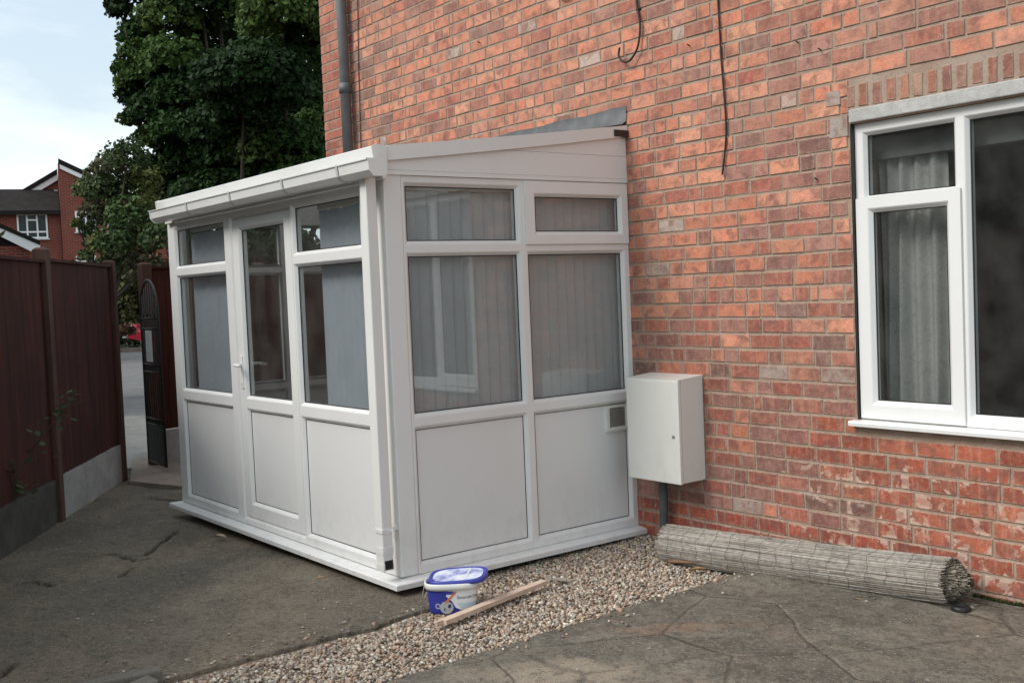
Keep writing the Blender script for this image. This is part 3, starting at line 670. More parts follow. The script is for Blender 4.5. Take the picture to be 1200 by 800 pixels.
mb = MB(); mb.tube(bez([(-3.46, -.01, 4.7), (-3.47, -.01, 4.2), (-3.50, -.012, 3.7), (-3.52, -.012, 3.2), (-3.54, -.012, 2.72)]), .0045, 6)
tag(mb.build('cable', M['cable']), 'thin wire running down the brickwork just right of the grey drainpipe', 'cable')
mb = MB(); mb.tube(bez([(-.62, -.012, 3.68), (-.60, -.02, 3.575), (-.53, -.025, 3.545), (-.45, -.02, 3.575), (-.42, -.012, 3.70)]), .006, 8)
tag(mb.build('cable', M['cable']), 'small loop of black cable at the top edge of the brick wall', 'cable')
for (x, z) in ((1.45, 2.83), (.62, 2.98), (1.60, 2.76), (1.55, 2.05), (-1.6, 3.45)):
    mb = MB(); mb.tube([(x, .0, z), (x + .004, -.03, z + .006)], .004, 6)
    tag(mb.build('nail', M['iron']), 'rusty nail stub left sticking out of the brick wall', 'nail', 'nail stubs in the brick wall')

# ------------------------------------------------------------------ the porch
porch = thing('porch', 'white plastic lean-to porch with glazed sides standing against the brick wall', 'porch')
def ppart(mb, name, mat, parent=None): return mb.build(name, mat, parent or porch)
PY = -1.90; LX = -3.482
fm = lambda a, b, d: (a, PY + d, b)                     # long side, facing -Y
em = lambda a, b, d: (0.0 - d, a, b)                    # end, facing +X
lm = lambda a, b, d: (LX + d, a, b)                     # far end, facing -X
dx = -.024
ZT, ZT2, ZT3, ZL, ZP, ZB = 2.096, 1.807, 1.710, .814, .704, -.062
wl = (-3.297 + dx, -2.320 + dx); wr = (-1.156 + dx, -.2965 + dx + .01); dw = (-2.0525 + dx, -1.3365 + dx)
fr = MB(); door_hole = (-2.196, -1.236, -.085, 2.098)
lh = [(wl[0], wl[1], ZT2, ZT), (wl[0], wl[1], ZL, ZT3), (wl[0], wl[1], ZB, ZP), (wr[0], wr[1], ZT2, ZT), (wr[0], wr[1], ZL, ZT3), (wr[0], wr[1], ZB, ZP)]
lattice(fr, fm, (LX, -.128, -.139, 2.155), lh + [door_hole]); ppart(fr, 'frame', M['upvc'])
def glaze(f, holes, panels):
    for g in holes: ppart(pane_mb(f, g), 'pane', M['glass']); ppart(gasket_mb(f, g), 'gasket', M['rubber'])
    for g in panels:
        ppart(pane_mb(f, g, .026, .02), 'panel', M['panel']); ppart(gasket_mb(f, g, .004), 'gasket', M['rubber'])
glaze(fm, [lh[0], lh[1], lh[3], lh[4]], [lh[2], lh[5]])
# door leaf, set a touch behind the frame
dm = lambda a, b, d: (a, PY + .010 + d, b)
dg = (dw[0], dw[1], .812, 2.013); dp = (dw[0], dw[1], .031, .700)
db = MB(); lattice(db, dm, (-2.192, -1.240, -.081, 2.094), [dg, dp], bead=.022); door = ppart(db, 'door', M['upvc'])
ppart(pane_mb(dm, dg), 'pane', M['glass'], door); ppart(gasket_mb(dm, dg), 'gasket', M['rubber'], door)
ppart(pane_mb(dm, dp, .026, .02), 'panel', M['panel'], door); ppart(gasket_mb(dm, dp, .004), 'gasket', M['rubber'], door)
hx = -2.135
hb = MB(); hb.box(hx - .018, hx + .018, PY + .000, PY + .011, .865, 1.105, bev=.004)
hb.tube(bez([(hx, PY + .004, 1.04), (hx, PY - .045, 1.04), (hx + .01, PY - .055, 1.04), (hx + .06, PY - .058, 1.035), (hx + .12, PY - .055, 1.035)], 5), [.012] * 11 + [.011] * 10, 10) if False else hb.tube(bez([(hx, PY + .004, 1.04), (hx, PY - .045, 1.04), (hx + .012, PY - .056, 1.04), (hx + .06, PY - .058, 1.037), (hx + .12, PY - .055, 1.037)], 5), .011, 10)
hb.tube([(hx, PY + .002, .905), (hx, PY - .006, .905)], .009, 12)
ppart(hb, 'handle', M['upvc'], door)
mb = MB()
for z in (.25, 1.0, 1.8): mb.tube([(-1.232, PY - .006, z), (-1.232, PY - .006, z + .09)], .009, 8)
# end facing the camera
S0, S1, S2, S3 = -1.763 + .015, -.9604 + .015, -.8715 + .015, -.0786 + .015
E_T, E_T2, E_T3, E_L, E_P, E_B = 2.129, 1.809, 1.720, .800, .706, -.072
eh = [(S0, S1, E_T2, E_T), (S0, S1, E_L, E_T3), (S2, S3, E_L, E_T3), (S0, S1, E_B, E_P), (S2, S3, E_B, E_P)]
sash_h = (-.865, -.035, 1.80, 2.15)
fr = MB(); lattice(fr, em, (-1.785, -.004, -.139, 2.186), eh + [sash_h]); ppart(fr, 'frame', M['upvc'])
glaze(em, eh[:3], eh[3:])
qm = lambda a, b, d: (.016 - d, a, b); qg = (-.8087 + .012, -.1003 + .012, 1.8626, 2.0838)
mb = MB(); lattice(mb, qm, (-.892, -.012, 1.783, 2.177), [qg], bead=.022, thick=.05); sash = ppart(mb, 'sash', M['upvc'])
ppart(pane_mb(qm, qg), 'pane', M['glass'], sash); ppart(gasket_mb(qm, qg), 'gasket', M['rubber'], sash)
# far end, same pattern, unblinded
fr = MB(); lattice(fr, lm, (-1.785, -.004, -.139, 2.186), eh + [(S2, S3, E_T2, E_T)]); ppart(fr, 'frame', M['upvc']); glaze(lm, eh[:3] + [(S2, S3, E_T2, E_T)], eh[3:])
# posts
mb = MB(); mb.box(-.127, .003, PY - .003, -1.786, -.139, 2.20, bev=.006); ppart(mb, 'corner_post', M['upvc'])
mb = MB(); mb.box(LX + .002, LX + .10, PY + .063, -1.788, -.139, 2.19, bev=.004); ppart(mb, 'corner_post', M['upvc'])
# sill with a nosing running round three sides
def sill_run(mb, pts_in, pts_out):
    (ai, bi), (ao, bo) = pts_in, pts_out
    prof = lambda i, o: [Vector((i[0], i[1], -.140)), Vector((o[0] * .94 + i[0] * .06, o[1] * .94 + i[1] * .06, -.152)), Vector((o[0], o[1], -.158)), Vector((o[0], o[1], -.186)), Vector((i[0], i[1], -.186))]
    A, B = prof(ai, ao), prof(bi, bo); mb.poly(A); mb.poly(B[::-1])
    for k in range(5): mb.poly([A[k], A[(k + 1) % 5], B[(k + 1) % 5], B[k]])
mb = MB(); sill_run(mb, ((LX - .012, -1.83), (-.02, -1.83)), ((LX - .09, -1.985), (.082, -1.985))); 
sill_run(mb, ((-.0201, -1.83), (-.0201, -.002)), ((.0819, -1.985), (.0819, -.002))); ppart(mb, 'sill', M['upvc'])
mb = MB(); mb.box(LX + .10, -.10, -1.78, 0.0, -.33, -.188); ppart(mb, 'plinth', simple('shade_dark_plinth', (.025, .021, .019), .9, .3, 14, .4))  # base coloured near black to paint in the shade under the sill
# cladding of the end under the roof slope
zb_ = lambda y: 2.498 + (2.498 - 2.270) / 1.85 * y       # underside of the barge board
zt_ = lambda y: 2.572 + (2.572 - 2.353) / 1.864 * y
def cladding(x0, x1):
    mb = MB(); zs = [2.190, 2.205, 2.365, 2.52]
    lo = 2.188
    for k, (a, b, d) in enumerate(((2.188, 2.212, .010), (2.216, 2.362, .006), (2.366, 2.55, .006))):
        poly = []
        # board outline clipped by the slope
        ys = [-1.885, -.004]; L = []; T = []
        for i in range(25):
            y = ys[0] + (ys[1] - ys[0]) * i / 24; top = min(b, zb_(y) + .02)
            if top > a: L.append((y, a)); T.append((y, top))
        if len(L) > 1: mb.prism(L + T[::-1], 0, x0, x1 + d)
    mb.prism([(-1.885, 2.189), (-.004, 2.189), (-.004, 2.515), (-1.885, 2.285)], 0, x0, x1 + .001)
    return mb
ppart(cladding(-.055, .004), 'cladding', M['upvc']); ppart(cladding(LX + .01, LX + .05), 'cladding', M['upvc'])
def barge(x0, x1):
    mb = MB(); n = 12; Y = [-1.885 + (1.88) * i / n for i in range(n + 1)]
    sag = lambda y: .006 * math.sin((y + 1.88) / 1.88 * PI)
    lo = [(y, zb_(y) - sag(y)) for y in Y]; hi = [(y, zt_(y) - sag(y)) for y in Y]; mb.prism(lo + hi[::-1], 0, x0, x1); return mb
bg_ = ppart(barge(-.06, .034), 'barge_board', M['upvc']); 
mb = MB(); mb.box(.0, .044, -.13, -.006, 2.492, 2.535); ppart(mb, 'end_cap', simple('brown_cap', (.035, .028, .026), .6, .2, 20, 0), bg_)
ppart(barge(LX - .03, LX + .05), 'barge_board', M['upvc'])
mb = MB(); mb.prism([(-1.93, 2.318), (-1.93, 2.338), (-.002, 2.555), (-.002, 2.535)], 0, LX + .052, -.062); ppart(mb, 'roof', m_fabric('opal_roof_sheet', (.72, .73, .73), .7))
# boxed fascia along the eaves
mb = MB(); mb.prism([(-1.935, 2.158), (-1.905, 2.158), (-1.893, 2.338), (-1.972, 2.346), (-1.997, 2.335), (-1.989, 2.245), (-1.935, 2.240)], 0, LX + .045, .052); fas = ppart(mb, 'fascia', M['gutter'])
mb = MB(); mb.prism([(-1.993, 2.243), (-1.912, 2.243), (-1.900, 2.342), (-1.976, 2.351), (-2.003, 2.339)], 0, .0525, .060); ppart(mb, 'end_cap', M['gutter'], fas); mb = MB(); mb.prism([(-1.993, 2.243), (-1.912, 2.243), (-1.900, 2.342), (-1.976, 2.351), (-2.003, 2.339)], 0, LX + .032, LX + .0445); ppart(mb, 'end_cap', M['gutter'], fas)
# square-line gutter: an open trough
GX0, GX1 = -3.285, .185
tr = [(-2.032, 2.252), (-2.032, 2.178), (-2.055, 2.163), (-2.112, 2.163), (-2.140, 2.192), (-2.147, 2.245), (-2.155, 2.248), (-2.155, 2.254)]
tr = [(y + .040, z - .004) for y, z in tr]
inn = [(-2.147, 2.254), (-2.1395, 2.245), (-2.133, 2.195), (-2.109, 2.168), (-2.057, 2.168), (-2.037, 2.181), (-2.037, 2.252)]
inn = [(y + .040, z - .004) for y, z in inn]
mb = MB(); mb.prism(tr + inn, 0, GX0, GX1); gut = ppart(mb, 'gutter', M['gutter'])
for xa, xb in ((GX0 - .012, GX0 + .03), (GX1 - .035, GX1 + .012)):
    mb = MB(); c = [(y * 1.0 + (-.004 if y < -2.06 else .002), z - (.004 if z < 2.2 else -.002)) for y, z in tr]
    e = xa if xa < -1 else xb - .006
    mb.prism(c, 0, e, e + .006); q = c + [(y + .004, z + .0) for y, z in c[::-1]]
    mb.prism(c[1:] + [(y * .9985 - .003, z + .003) for y, z in c[:0:-1]], 0, xa, xb) if False else None
    ppart(mb, 'stop_end', M['gutter'], gut)
for i, x in enumerate((-2.50, -1.70, -.88, -.16)):
    mb = MB(); c = [(y + (-.004 if y < -2.08 else 0), z - (.004 if z < 2.2 else 0)) for y, z in tr[:6]] + [(-2.112, 2.252)]
    w = .011
    for a, b in zip(c[:-1], c[1:]):
        n_ = Vector((b[1] - a[1], -(b[0] - a[0]))).normalized() * -.0035
        mb.poly([(x - w, a[0], a[1]), (x + w, a[0], a[1]), (x + w, b[0], b[1]), (x - w, b[0], b[1])])
        mb.poly([(x - w, a[0] + n_[0], a[1] + n_[1]), (x - w, b[0] + n_[0], b[1] + n_[1]), (x + w, b[0] + n_[0], b[1] + n_[1]), (x + w, a[0] + n_[0], a[1] + n_[1])])
        for s_ in (-w, w): mb.poly([(x + s_, a[0], a[1]), (x + s_, b[0], b[1]), (x + s_, b[0] + n_[0], b[1] + n_[1]), (x + s_, a[0] + n_[0], a[1] + n_[1])])
    ppart(mb, 'gutter_bracket', M['bracket'], gut)
# square downpipe, open at the bottom
dpx0, dpx1, dpy0, dpy1 = -.068, .006, -2.022, -1.953
mb = MB()
def sq(x0, x1, y0, y1, r=.008):
    p = []
    for cx, cy, a in ((x1 - r, y1 - r, 0), (x0 + r, y1 - r, PI / 2), (x0 + r, y0 + r, PI), (x1 - r, y0 + r, 3 * PI / 2)):
        for k in range(4): p.append((cx + r * math.cos(a + k * PI / 6), cy + r * math.sin(a + k * PI / 6)))
    return p
o_, i_ = sq(dpx0, dpx1, dpy0, dpy1), sq(dpx0 + .004, dpx1 - .004, dpy0 + .004, dpy1 - .004, .005)
zt0, zb0 = 2.166, -.075
mb.grid([[(x, y, zb0) for x, y in i_], [(x, y, zt0) for x, y in i_], [(x, y, zt0) for x, y in o_], [(x, y, zb0) for x, y in o_]], close_u=True, close_v=True, smooth=False)
dpipe = ppart(mb, 'downpipe', M['gutter'])
mb = MB(); oo = sq(dpx0 - .005, dpx1 + .005, dpy0 - .005, dpy1 + .005); ii = sq(dpx0 - .0005, dpx1 + .0005, dpy0 - .0005, dpy1 + .0005)
mb.grid([[(x, y, .140) for x, y in ii], [(x, y, .162) for x, y in ii], [(x, y, .162) for x, y in oo], [(x, y, .140) for x, y in oo]], close_u=True, close_v=True, smooth=False)
mb.box(dpx0 + .02, dpx1 - .02, dpy1 + .005, PY - .004, .142, .160); mb.box(dpx1 + .004, dpx1 + .022, dpy1 - .01, dpy1 + .003, .143, .159); ppart(mb, 'pipe_clip', M['gutter'], dpipe)
for zc in (-.075, .02):
    mb = MB(); mb.grid([[(x, y, zc - .003) for x, y in ii], [(x, y, zc + .035) for x, y in ii], [(x, y, zc + .035) for x, y in sq(dpx0 - .003, dpx1 + .003, dpy0 - .003, dpy1 + .003)], [(x, y, zc - .003) for x, y in sq(dpx0 - .003, dpx1 + .003, dpy0 - .003, dpy1 + .003)]], close_u=True, close_v=True, smooth=False)
    ppart(mb, 'pipe_socket', M['gutter'], dpipe)
mb = MB(); mb.box(dpx1 + .0006, dpx1 + .0034, dpy0 + .009, dpy1 - .007, -.072, -.020); ppart(mb, 'outlet_dark', M['charcoal'], dpipe)  # dark plate painted in for the shaded hollow of the open pipe end
# lead flashing dressed up the wall
mb = MB(); n = 24; X = [LX + (.03 - LX) * i / n for i in range(n + 1)]
zt = [2.70 + .006 * math.sin(i * 1.7) for i in range(n + 1)]
mb.grid([[(x, -.006 - .003 * random.random(), z) for x, z in zip(X, zt)], [(x, -.012 - .006 * random.random(), 2.60) for x in X], [(x, -.05, 2.575 + .004 * random.random()) for x in X], [(x, -.14, 2.562) for x in X]])
mb.grid([[(x, -.002, z) for x, z in zip(X, zt)], [(x, -.006, z) for x, z in zip(X, zt)]]); ppart(mb, 'flashing', M['lead'])
# vent in the end panel
mb = MB(); vm = lambda a, b, d: (-.026 + .018 - d, a, b); lattice(mb, vm, (-.252, -.045, .525, .700), [(-.215, -.075, .552, .676)], bead=.010, dep=.010, thick=.017); vent = ppart(mb, 'vent', M['boxplastic'])
mb = MB(); mb.box(-.0255, -.0245, -.214, -.076, .553, .675); ppart(mb, 'backing', M['charcoal'], vent)
mb = MB()
for k in range(9): z = .557 + k * .0132; mb.poly([(-.012, -.214, z), (-.012, -.076, z), (-.022, -.076, z + .008), (-.022, -.214, z + .008)]); mb.poly([(-.0125, -.214, z - .0012), (-.0125, -.076, z - .0012), (-.0225, -.076, z + .0068), (-.0225, -.214, z + .0068)])
ppart(mb, 'louvre', simple('cream_louvre', (.42, .38, .32), .5, .1, 20, 0), vent)
mb = MB(); mb.box(-.105, -.064, -.013, -.001, -.10, 2.2); ppart(mb, 'trim', M['batten'])
# inside: floor and a hallway door in the brickwork
mb = MB(); mb.box(LX + .065, -.07, -1.83, .0, -.18, -.12); ppart(mb, 'floor', simple('porch_floor', (.16, .15, .14), .6, .2, 5, .05))

# blinds inside the porch: each hangs on its own rail
def vblind(along, a0, a1, fix, z0, z1, ang, label, mat, side, slat=.089, curve=.008):
    mb = MB(); n = int(abs(a1 - a0) / (slat * .88)); st = (a1 - a0) / n
    for i in range(n):
        c = a0 + st * (i + .5); an = ang + random.uniform(-.05, .05); rows = []; zt = z1 - random.uniform(0, .012)
        for zz in np.linspace(z0 + random.uniform(-.006, .006), zt, 5):
            r = []
            for k in range(5):
                t = (k / 4 - .5) * slat; bow = curve * (1 - (2 * k / 4 - 1) ** 2)
                pa = c + t * math.cos(an) - bow * math.sin(an); pf = fix + t * math.sin(an) + bow * math.cos(an)
                r.append((pa, pf, zz) if along == 'x' else (pf, pa, zz))
            rows.append(r)
        mb.grid(rows)
    o = mb.build('vertical_blind', mat); tag(o, label, 'blind', 'vertical blinds inside the porch')
    hr = MB()
    hr.box(min(a0, a1), max(a0, a1), fix - .018, fix + .018, z1 + .004, z1 + .034) if along == 'x' else hr.box(fix - .018, fix + .018, min(a0, a1), max(a0, a1), z1 + .004, z1 + .034)
    hr.build('headrail', M['upvc'], o); return o
vblind('y', -1.72, -.895, -.115, -.05, 2.112, .34, 'grey vertical blind behind the near half of the porch end glazing', M['blind_grey'], 1)
vblind('y', -.885, -.020, -.115, -.05, 2.112, .34, 'grey vertical blind behind the end glazing beside the brick wall', M['blind_grey'], 1)
vblind('x', -3.26, -2.30, -1.78, -.05, 2.07, .18, 'bluish grey vertical blind closed behind the far window left of the porch door', M['blind_blue'], -1)
vblind('x', -1.02, -.20, -1.78, -.05, 2.07, .18, 'bluish grey vertical blind closed behind the window right of the porch door', M['blind_blue'], -1)

# ------------------------------------------------------------------ meter box
box = thing('meter_box', 'cream white wall box with one lock, fixed on the brick wall right of the porch', 'meter box', (.406, 0, .24))
bx0, bx1, by0, bz0, bz1 = -.231, .231, -.235, 0, .668
def bpart(mb, name, mat, parent=None): return mb.build(name, mat, parent or box)
mb = MB(); mb.box(bx0, bx1, by0 + .031, -.004, bz0 + .004, bz1 - .012, bev=.006); mb.prism([(by0 + .004, bz1 - .011), (-.004, bz1 + .006), (-.004, bz1 - .013), (by0 + .004, bz1 - .013)], 0, bx0 - .002, bx1 + .002); bpart(mb, 'body', M['boxplastic'])
mb = MB(); mb.box(bx0 - .003, bx1 + .004, by0 - .002, by0 + .025, bz0, bz1 - .014, bev=.006); bd = bpart(mb, 'door', M['boxplastic'])
mb = MB(); mb.tube([(bx1 - .045, by0 - .002, .30), (bx1 - .045, by0 - .008, .30)], .010, 14); bpart(mb, 'lock', M['metal'], bd)
mb = MB(); mb.box(bx1 - .049, bx1 - .041, by0 - .0095, by0 - .0082, .298, .302); bpart(mb, 'keyhole', M['charcoal'], bd)
for z in (.055, .60):
    for dz in (0, .018):
        mb = MB(); mb.tube([(bx0 - .006, by0 + .012, z + dz - .008), (bx0 - .006, by0 + .012, z + dz + .007)], .008, 8); bpart(mb, 'hinge', M['boxplastic'])
mb = MB(); mb.tube(bez([(-.085, -.075, .02), (-.085, -.075, -.12), (-.083, -.078, -.3), (-.075, -.085, -.48)], 6), .030, 12); bpart(mb, 'conduit', M['darkpipe'])

# ------------------------------------------------------------------ rolled reed screen
def build_roll():
    A = Vector((.665, -.375, -.098)); B = Vector((2.545, -.200, -.024)); ax = (B - A).normalized(); L = (B - A).length
    root = thing('reed_screen', 'rolled up grey reed screen lying along the foot of the brick wall', 'reed screen', tuple(A))
    sxv = ax.cross(Vector((0, 0, 1))).normalized(); up = sxv.cross(ax).normalized()
    V = []; F = []; C = []
    def reed(th, r, s0, s1, w, col, wob):
        n = len(V); K = 7
        for k in range(K + 1):
            s = s0 + (s1 - s0) * k / K; sag = -.010 * math.sin(PI * s / L)
            rr = r + .0012 * math.sin(wob + s * 9); t2 = th + .012 * math.sin(wob * 2 + s * 6)
            for q, (da, dr) in enumerate(((-w, 0), (-w * .5, w * .9), (w * .5, w * .9), (w, 0))):
                a = t2 + da / r; R = rr + dr
                V.append(tuple(ax * s + sxv * (R * math.cos(a)) + up * (R * math.sin(a) + sag)))
        for k in range(K):
            for q in range(3):
                a = n + k * 4 + q; F.append((a, a + 1, a + 5, a + 4)); C.append(col)
        F.append((n, n + 1, n + 2, n + 3)); C.append(col); e = n + K * 4; F.append((e, e + 3, e + 2, e + 1)); C.append(col)
    pal = [(.40, .365, .325), (.46, .425, .38), (.35, .315, .275), (.50, .465, .42), (.26, .23, .195), (.41, .36, .305)]
    rad = lambda s: .104 + .012 * s / L
    N = 310
    for i in range(N):
        th = 2 * PI * i / N + random.uniform(-.006, .006); cuts = sorted([random.uniform(.2, L - .2) for _ in range(2)])
        ends = [random.uniform(-.025, .012)] + cuts + [L + random.uniform(-.02, .012) - (.10 if math.sin(th * 1.0) > -.95 else 0)]
        for a, b in zip(ends[:-1], ends[1:]):
            c = random.choice(pal); k = random.uniform(.75, 1.2); reed(th, .115 + random.uniform(-.0025, .0025), a, b - .004, .0019 + random.random() * .0006, tuple(q * k for q in c), random.random() * 6)
    raw_mesh('roll', V, F, M['reed'], root, cols=np.array(C))
    # inner turns that stick out at the near end as a stepped spiral
    V.clear(); F.clear(); C.clear()
    pal = [(.28, .24, .19), (.36, .32, .25), (.16, .13, .10), (.42, .38, .30)]
    for ring in range(9):
        r = .1085 - ring * .0100; n = int(2 * PI * r / .0042)
        for i in range(n):
            th = 2 * PI * i / n; c = random.choice(pal); k = random.uniform(.6, 1.15)
            if ring < 2: k *= .45
            reed(th, r + random.uniform(-.0016, .0016), L - .28, L - .095 + ring * .011 + random.uniform(-.012, .012), .0022, tuple(q * k for q in c), random.random() * 6)
            if ring > 0: continue
    for ring in (0, 3, 6):
        r = .100 - ring * .012; n = int(2 * PI * r / .005)
        for i in range(n):
            k = random.uniform(.4, 1); reed(2 * PI * i / n, r, random.uniform(-.02, .01) + ring * .003, .2, .0024, tuple(q * k for q in random.choice(pal)), random.random() * 6)
    raw_mesh('inner_roll', V, F, M['reed'], root, cols=np.array(C))
    mb = MB()
    for j in range(16):                                  # wire ties round the roll
        s = .07 + j * (L - .25) / 15
        ring = [ax * (s + .018 * math.sin(k * .9 + j) * .6) + sxv * (.1195 * math.cos(2 * PI * k / 40)) + up * (.1195 * math.sin(2 * PI * k / 40) - .010 * math.sin(PI * s / L)) for k in range(40)]
        mb.tube(ring, .0009, 5, closed=True)
    mb.build('binding_wire', simple('rusty_wire', (.10, .08, .065), .7, .2, 20, 0), root)
    mb = MB(); mb.tube([ax * (.02), ax * (L - .3)], .093, 20); mb.build('core', simple('dark_reed_core', (.06, .05, .042), .9, .3, 20, 0), root)
build_roll()
mb = MB(); mb.tube(bez([(.74, -.462, -.180), (1.15, -.418, -.132), (1.65, -.365, -.129), (2.1, -.318, -.128)], 8), .010, 8)
tag(mb.build('bamboo_cane', M['cane']), 'long brown cane lying on the patio along the underside of the reed roll', 'cane')
mb = MB(); cx, cy, cz = 2.53, -.285, -.142
mb.grid([[(cx + r * math.cos(k * PI / 12), cy + r * math.sin(k * PI / 12), cz + z) for k in range(24)] for r, z in ((.045, -.002), (.047, .016), (.042, .024), (.030, .026), (.028, .020), (.001, .018))], close_u=True)
tag(mb.build('plastic_cap', M['charcoal']), 'small black plastic cap on the patio under the near end of the reed roll', 'cap')

# ------------------------------------------------------------------ filler tub, batten and bits on the gravel
def m_tub(name, c, rough=.35): return simple(name, c, rough, .05, 8, .02)
tubrot = math.radians(53)
tub = thing('filler_tub', 'blue and white filler tub with its lid askew by the porch corner', 'tub', (.487, -1.876, -.232), tubrot)
TA, TB = .142, .094                                     # half sizes: long axis is local x
def tub_pt(th, h, off=0.0):
    """superellipse wall, slightly wider at the top; th=0 faces local -y (the labelled side)"""
    k = .90 + .10 * h / .17; n = 3.2; a = th - PI / 2; c, s = math.cos(a), math.sin(a)
    r = (abs(c) ** n + abs(s) ** n) ** (-1 / n); x, y = TA * k * r * c, TB * k * r * s
    nx, ny = c / TA, s / TB; q = math.hypot(nx, ny); return (x + off * nx / q, y + off * ny / q, h)
NTH = 72; ths = [2 * PI * k / NTH for k in range(NTH)]
mb = MB(); rows = [[tub_pt(t, h, o) for t in ths] for h, o in ((0, -.012), (.004, -.004), (.012, 0), (.05, 0), (.10, 0), (.145, 0), (.148, 0))]
rows += [[tub_pt(t, h, o) for t in ths] for h, o in ((.150, -.003), (.02, -.003), (.012, -.02))]
mb.grid(rows, close_u=True); mb.poly(rows[-1]); mb.poly(rows[0][::-1]); mb.build('body', m_tub('blue_plastic', (.035, .045, .30)), tub)
mb = MB(); mb.grid([[tub_pt(t, h, o) for t in ths] for h, o in ((.136, .001), (.136, .010), (.152, .012), (.166, .011), (.170, .007), (.170, .001), (.150, -.0025))], close_u=True); mb.build('rim', m_tub('white_plastic', (.74, .74, .72)), tub)
mb = MB(); fill = [tub_pt(t, .142, -.0035) for t in ths]; mb.poly(fill); mb.build('filler', m_tub('dried_filler', (.45, .44, .42), .9), tub)
def label_patch(name, outline, mat, off):
    """flat outline in label space (s metres round the wall, h height) wrapped on to the tub"""
    bm = bmesh.new(); vs = [bm.verts.new((p[0], p[1], 0)) for p in outline]; bm.faces.new(vs); bmesh.ops.triangulate(bm, faces=bm.faces[:])
    bmesh.ops.subdivide_edges(bm, edges=bm.edges[:], cuts=3, use_grid_fill=True)
    for v in bm.verts: v.co = Vector(tub_pt(s2th(v.co.x), v.co.y, off))
    q = MB(); q.add_bm(bm, smooth=True); return q.build(name, mat, tub, fix=True)
arc = [0]; tt = np.linspace(-PI, PI, 721); pp = np.array([tub_pt(t, .08) for t in tt]); cum = np.concatenate([[0], np.cumsum(np.linalg.norm(np.diff(pp, axis=0), axis=1))]); cum -= np.interp(0, tt, cum)
def s2th(s): return float(np.interp(s, cum, tt))
white = m_tub('white_print', (.72, .74, .75)); pale = m_tub('pale_blue_print', (.50, .62, .68)); orange = m_tub('orange_print', (.62, .20, .06)); greyp = m_tub('grey_print', (.42, .42, .42)); navy = m_tub('navy_print', (.03, .035, .09))
label_patch('label', [(-.02, .132), (.02, .134), (.08, .134), (.13, .134), (.165, .13), (.172, .10), (.165, .06), (.14, .040), (.09, .030), (.045, .028), (.020, .040), (.0, .075), (-.03, .105)], white, .0012)
label_patch('label_band', [(.03, .065), (.09, .062), (.15, .066), (.16, .056), (.135, .042), (.09, .034), (.05, .034)], pale, .0018)
label_patch('badge', [(-.030 + .037 * math.cos(a), .042 + .035 * math.sin(a)) for a in [2 * PI * k / 20 for k in range(20)]], greyp, .0021)
label_patch('emblem', [(-.078 + .015 * math.cos(a), .050 + .016 * math.sin(a)) for a in [2 * PI * k / 16 for k in range(16)]], greyp, .0016)
label_patch('emblem', [(-.078 + .009 * math.cos(a), .050 + .010 * math.sin(a)) for a in [2 * PI * k / 16 for k in range(16)]], m_tub('blue_print', (.05, .08, .36)), .0022)
label_patch('brush_picture', [(-.040, .066), (-.022, .070), (.020, .116), (.026, .128), (.018, .130), (-.005, .105), (-.032, .080)], orange, .0026)
label_patch('brand_oval', [(-.012 + .026 * math.cos(a), .122 + .009 * math.sin(a)) for a in [2 * PI * k / 18 for k in range(18)]], m_tub('blue_print', (.04, .06, .36)), .0022)
label_patch('badge_mark', [(-.022, .040), (-.006, .042), (-.005, .060), (-.021, .058)], navy, .0027); label_patch('badge_mark', [(-.045, .026), (-.038, .026), (-.038, .040), (-.045, .040)], navy, .0027)
def tub_text(txt, s, h, size, mat, shear=.0, off=.003):
    cu = bpy.data.curves.new('lettering', 'FONT'); cu.body = txt; cu.size = size; cu.shear = shear; cu.resolution_u = 3
    ob = bpy.data.objects.new('lettering', cu); COL.objects.link(ob); bpy.context.view_layer.update()
    me = bpy.data.meshes.new_from_object(ob.evaluated_get(bpy.context.evaluated_depsgraph_get())); COL.objects.unlink(ob); bpy.data.objects.remove(ob)
    for v in me.vertices: v.co = Vector(tub_pt(s2th(s + v.co.x), h + v.co.y + .10 * (v.co.x) * 0, off))
    me.materials.clear(); me.materials.append(mat); o = bpy.data.objects.new('lettering', me); COL.objects.link(o); o.parent = tub; return o
tub_text('SmoothOver', .026, .088, .025, navy)
# lid: a shallow tray pushed to one side and tipped
def lid_pt(th, k, z):
    n = 3.4; c, s = math.cos(th), math.sin(th); r = (abs(c) ** n + abs(s) ** n) ** (-1 / n); return (TA * 1.13 * k * r * c, TB * 1.16 * k * r * s, z)
mb = MB(); mb.grid([[lid_pt(t, k, z) for t in ths] for k, z in ((.95, -.016), (1.0, -.016), (1.015, -.004), (1.0, .008), (.94, .010), (.90, .004), (.5, .003), (.01, .003))], close_u=True)
lid = mb.build('lid', m_tub('blue_lid', (.05, .065, .36)), tub)
lid.location = (.034, .020, .186); lid.rotation_euler = (.10, -.06, -.10)
t = NT('chalky_residue'); k = t.ramp(t.noise(9, 5, .6), [(.40, (.22, .25, .52)), (.55, (.62, .66, .80)), (.7, (.78, .80, .84))]); t.base(k).rough(.8)
def lid_area(name, pts, z, mat):
    q = MB(); q.poly([(x, y, z) for x, y in pts]); return q.build(name, mat, lid)
ring = [lid_pt(t_, .86, 0)[:2] for t_ in ths[::3]]
lid_area('residue', ring, .0062, t.m)
for sgn in (.042,): lid_area('stripe', [(sgn, -.078), (sgn + .010, -.078), (sgn + .022, .078), (sgn + .012, .078)], .0075, white)
mb = MB(); bp0, bp1 = tub_pt(s2th(-.155), .13, .012), tub_pt(s2th(.155), .13, .012)
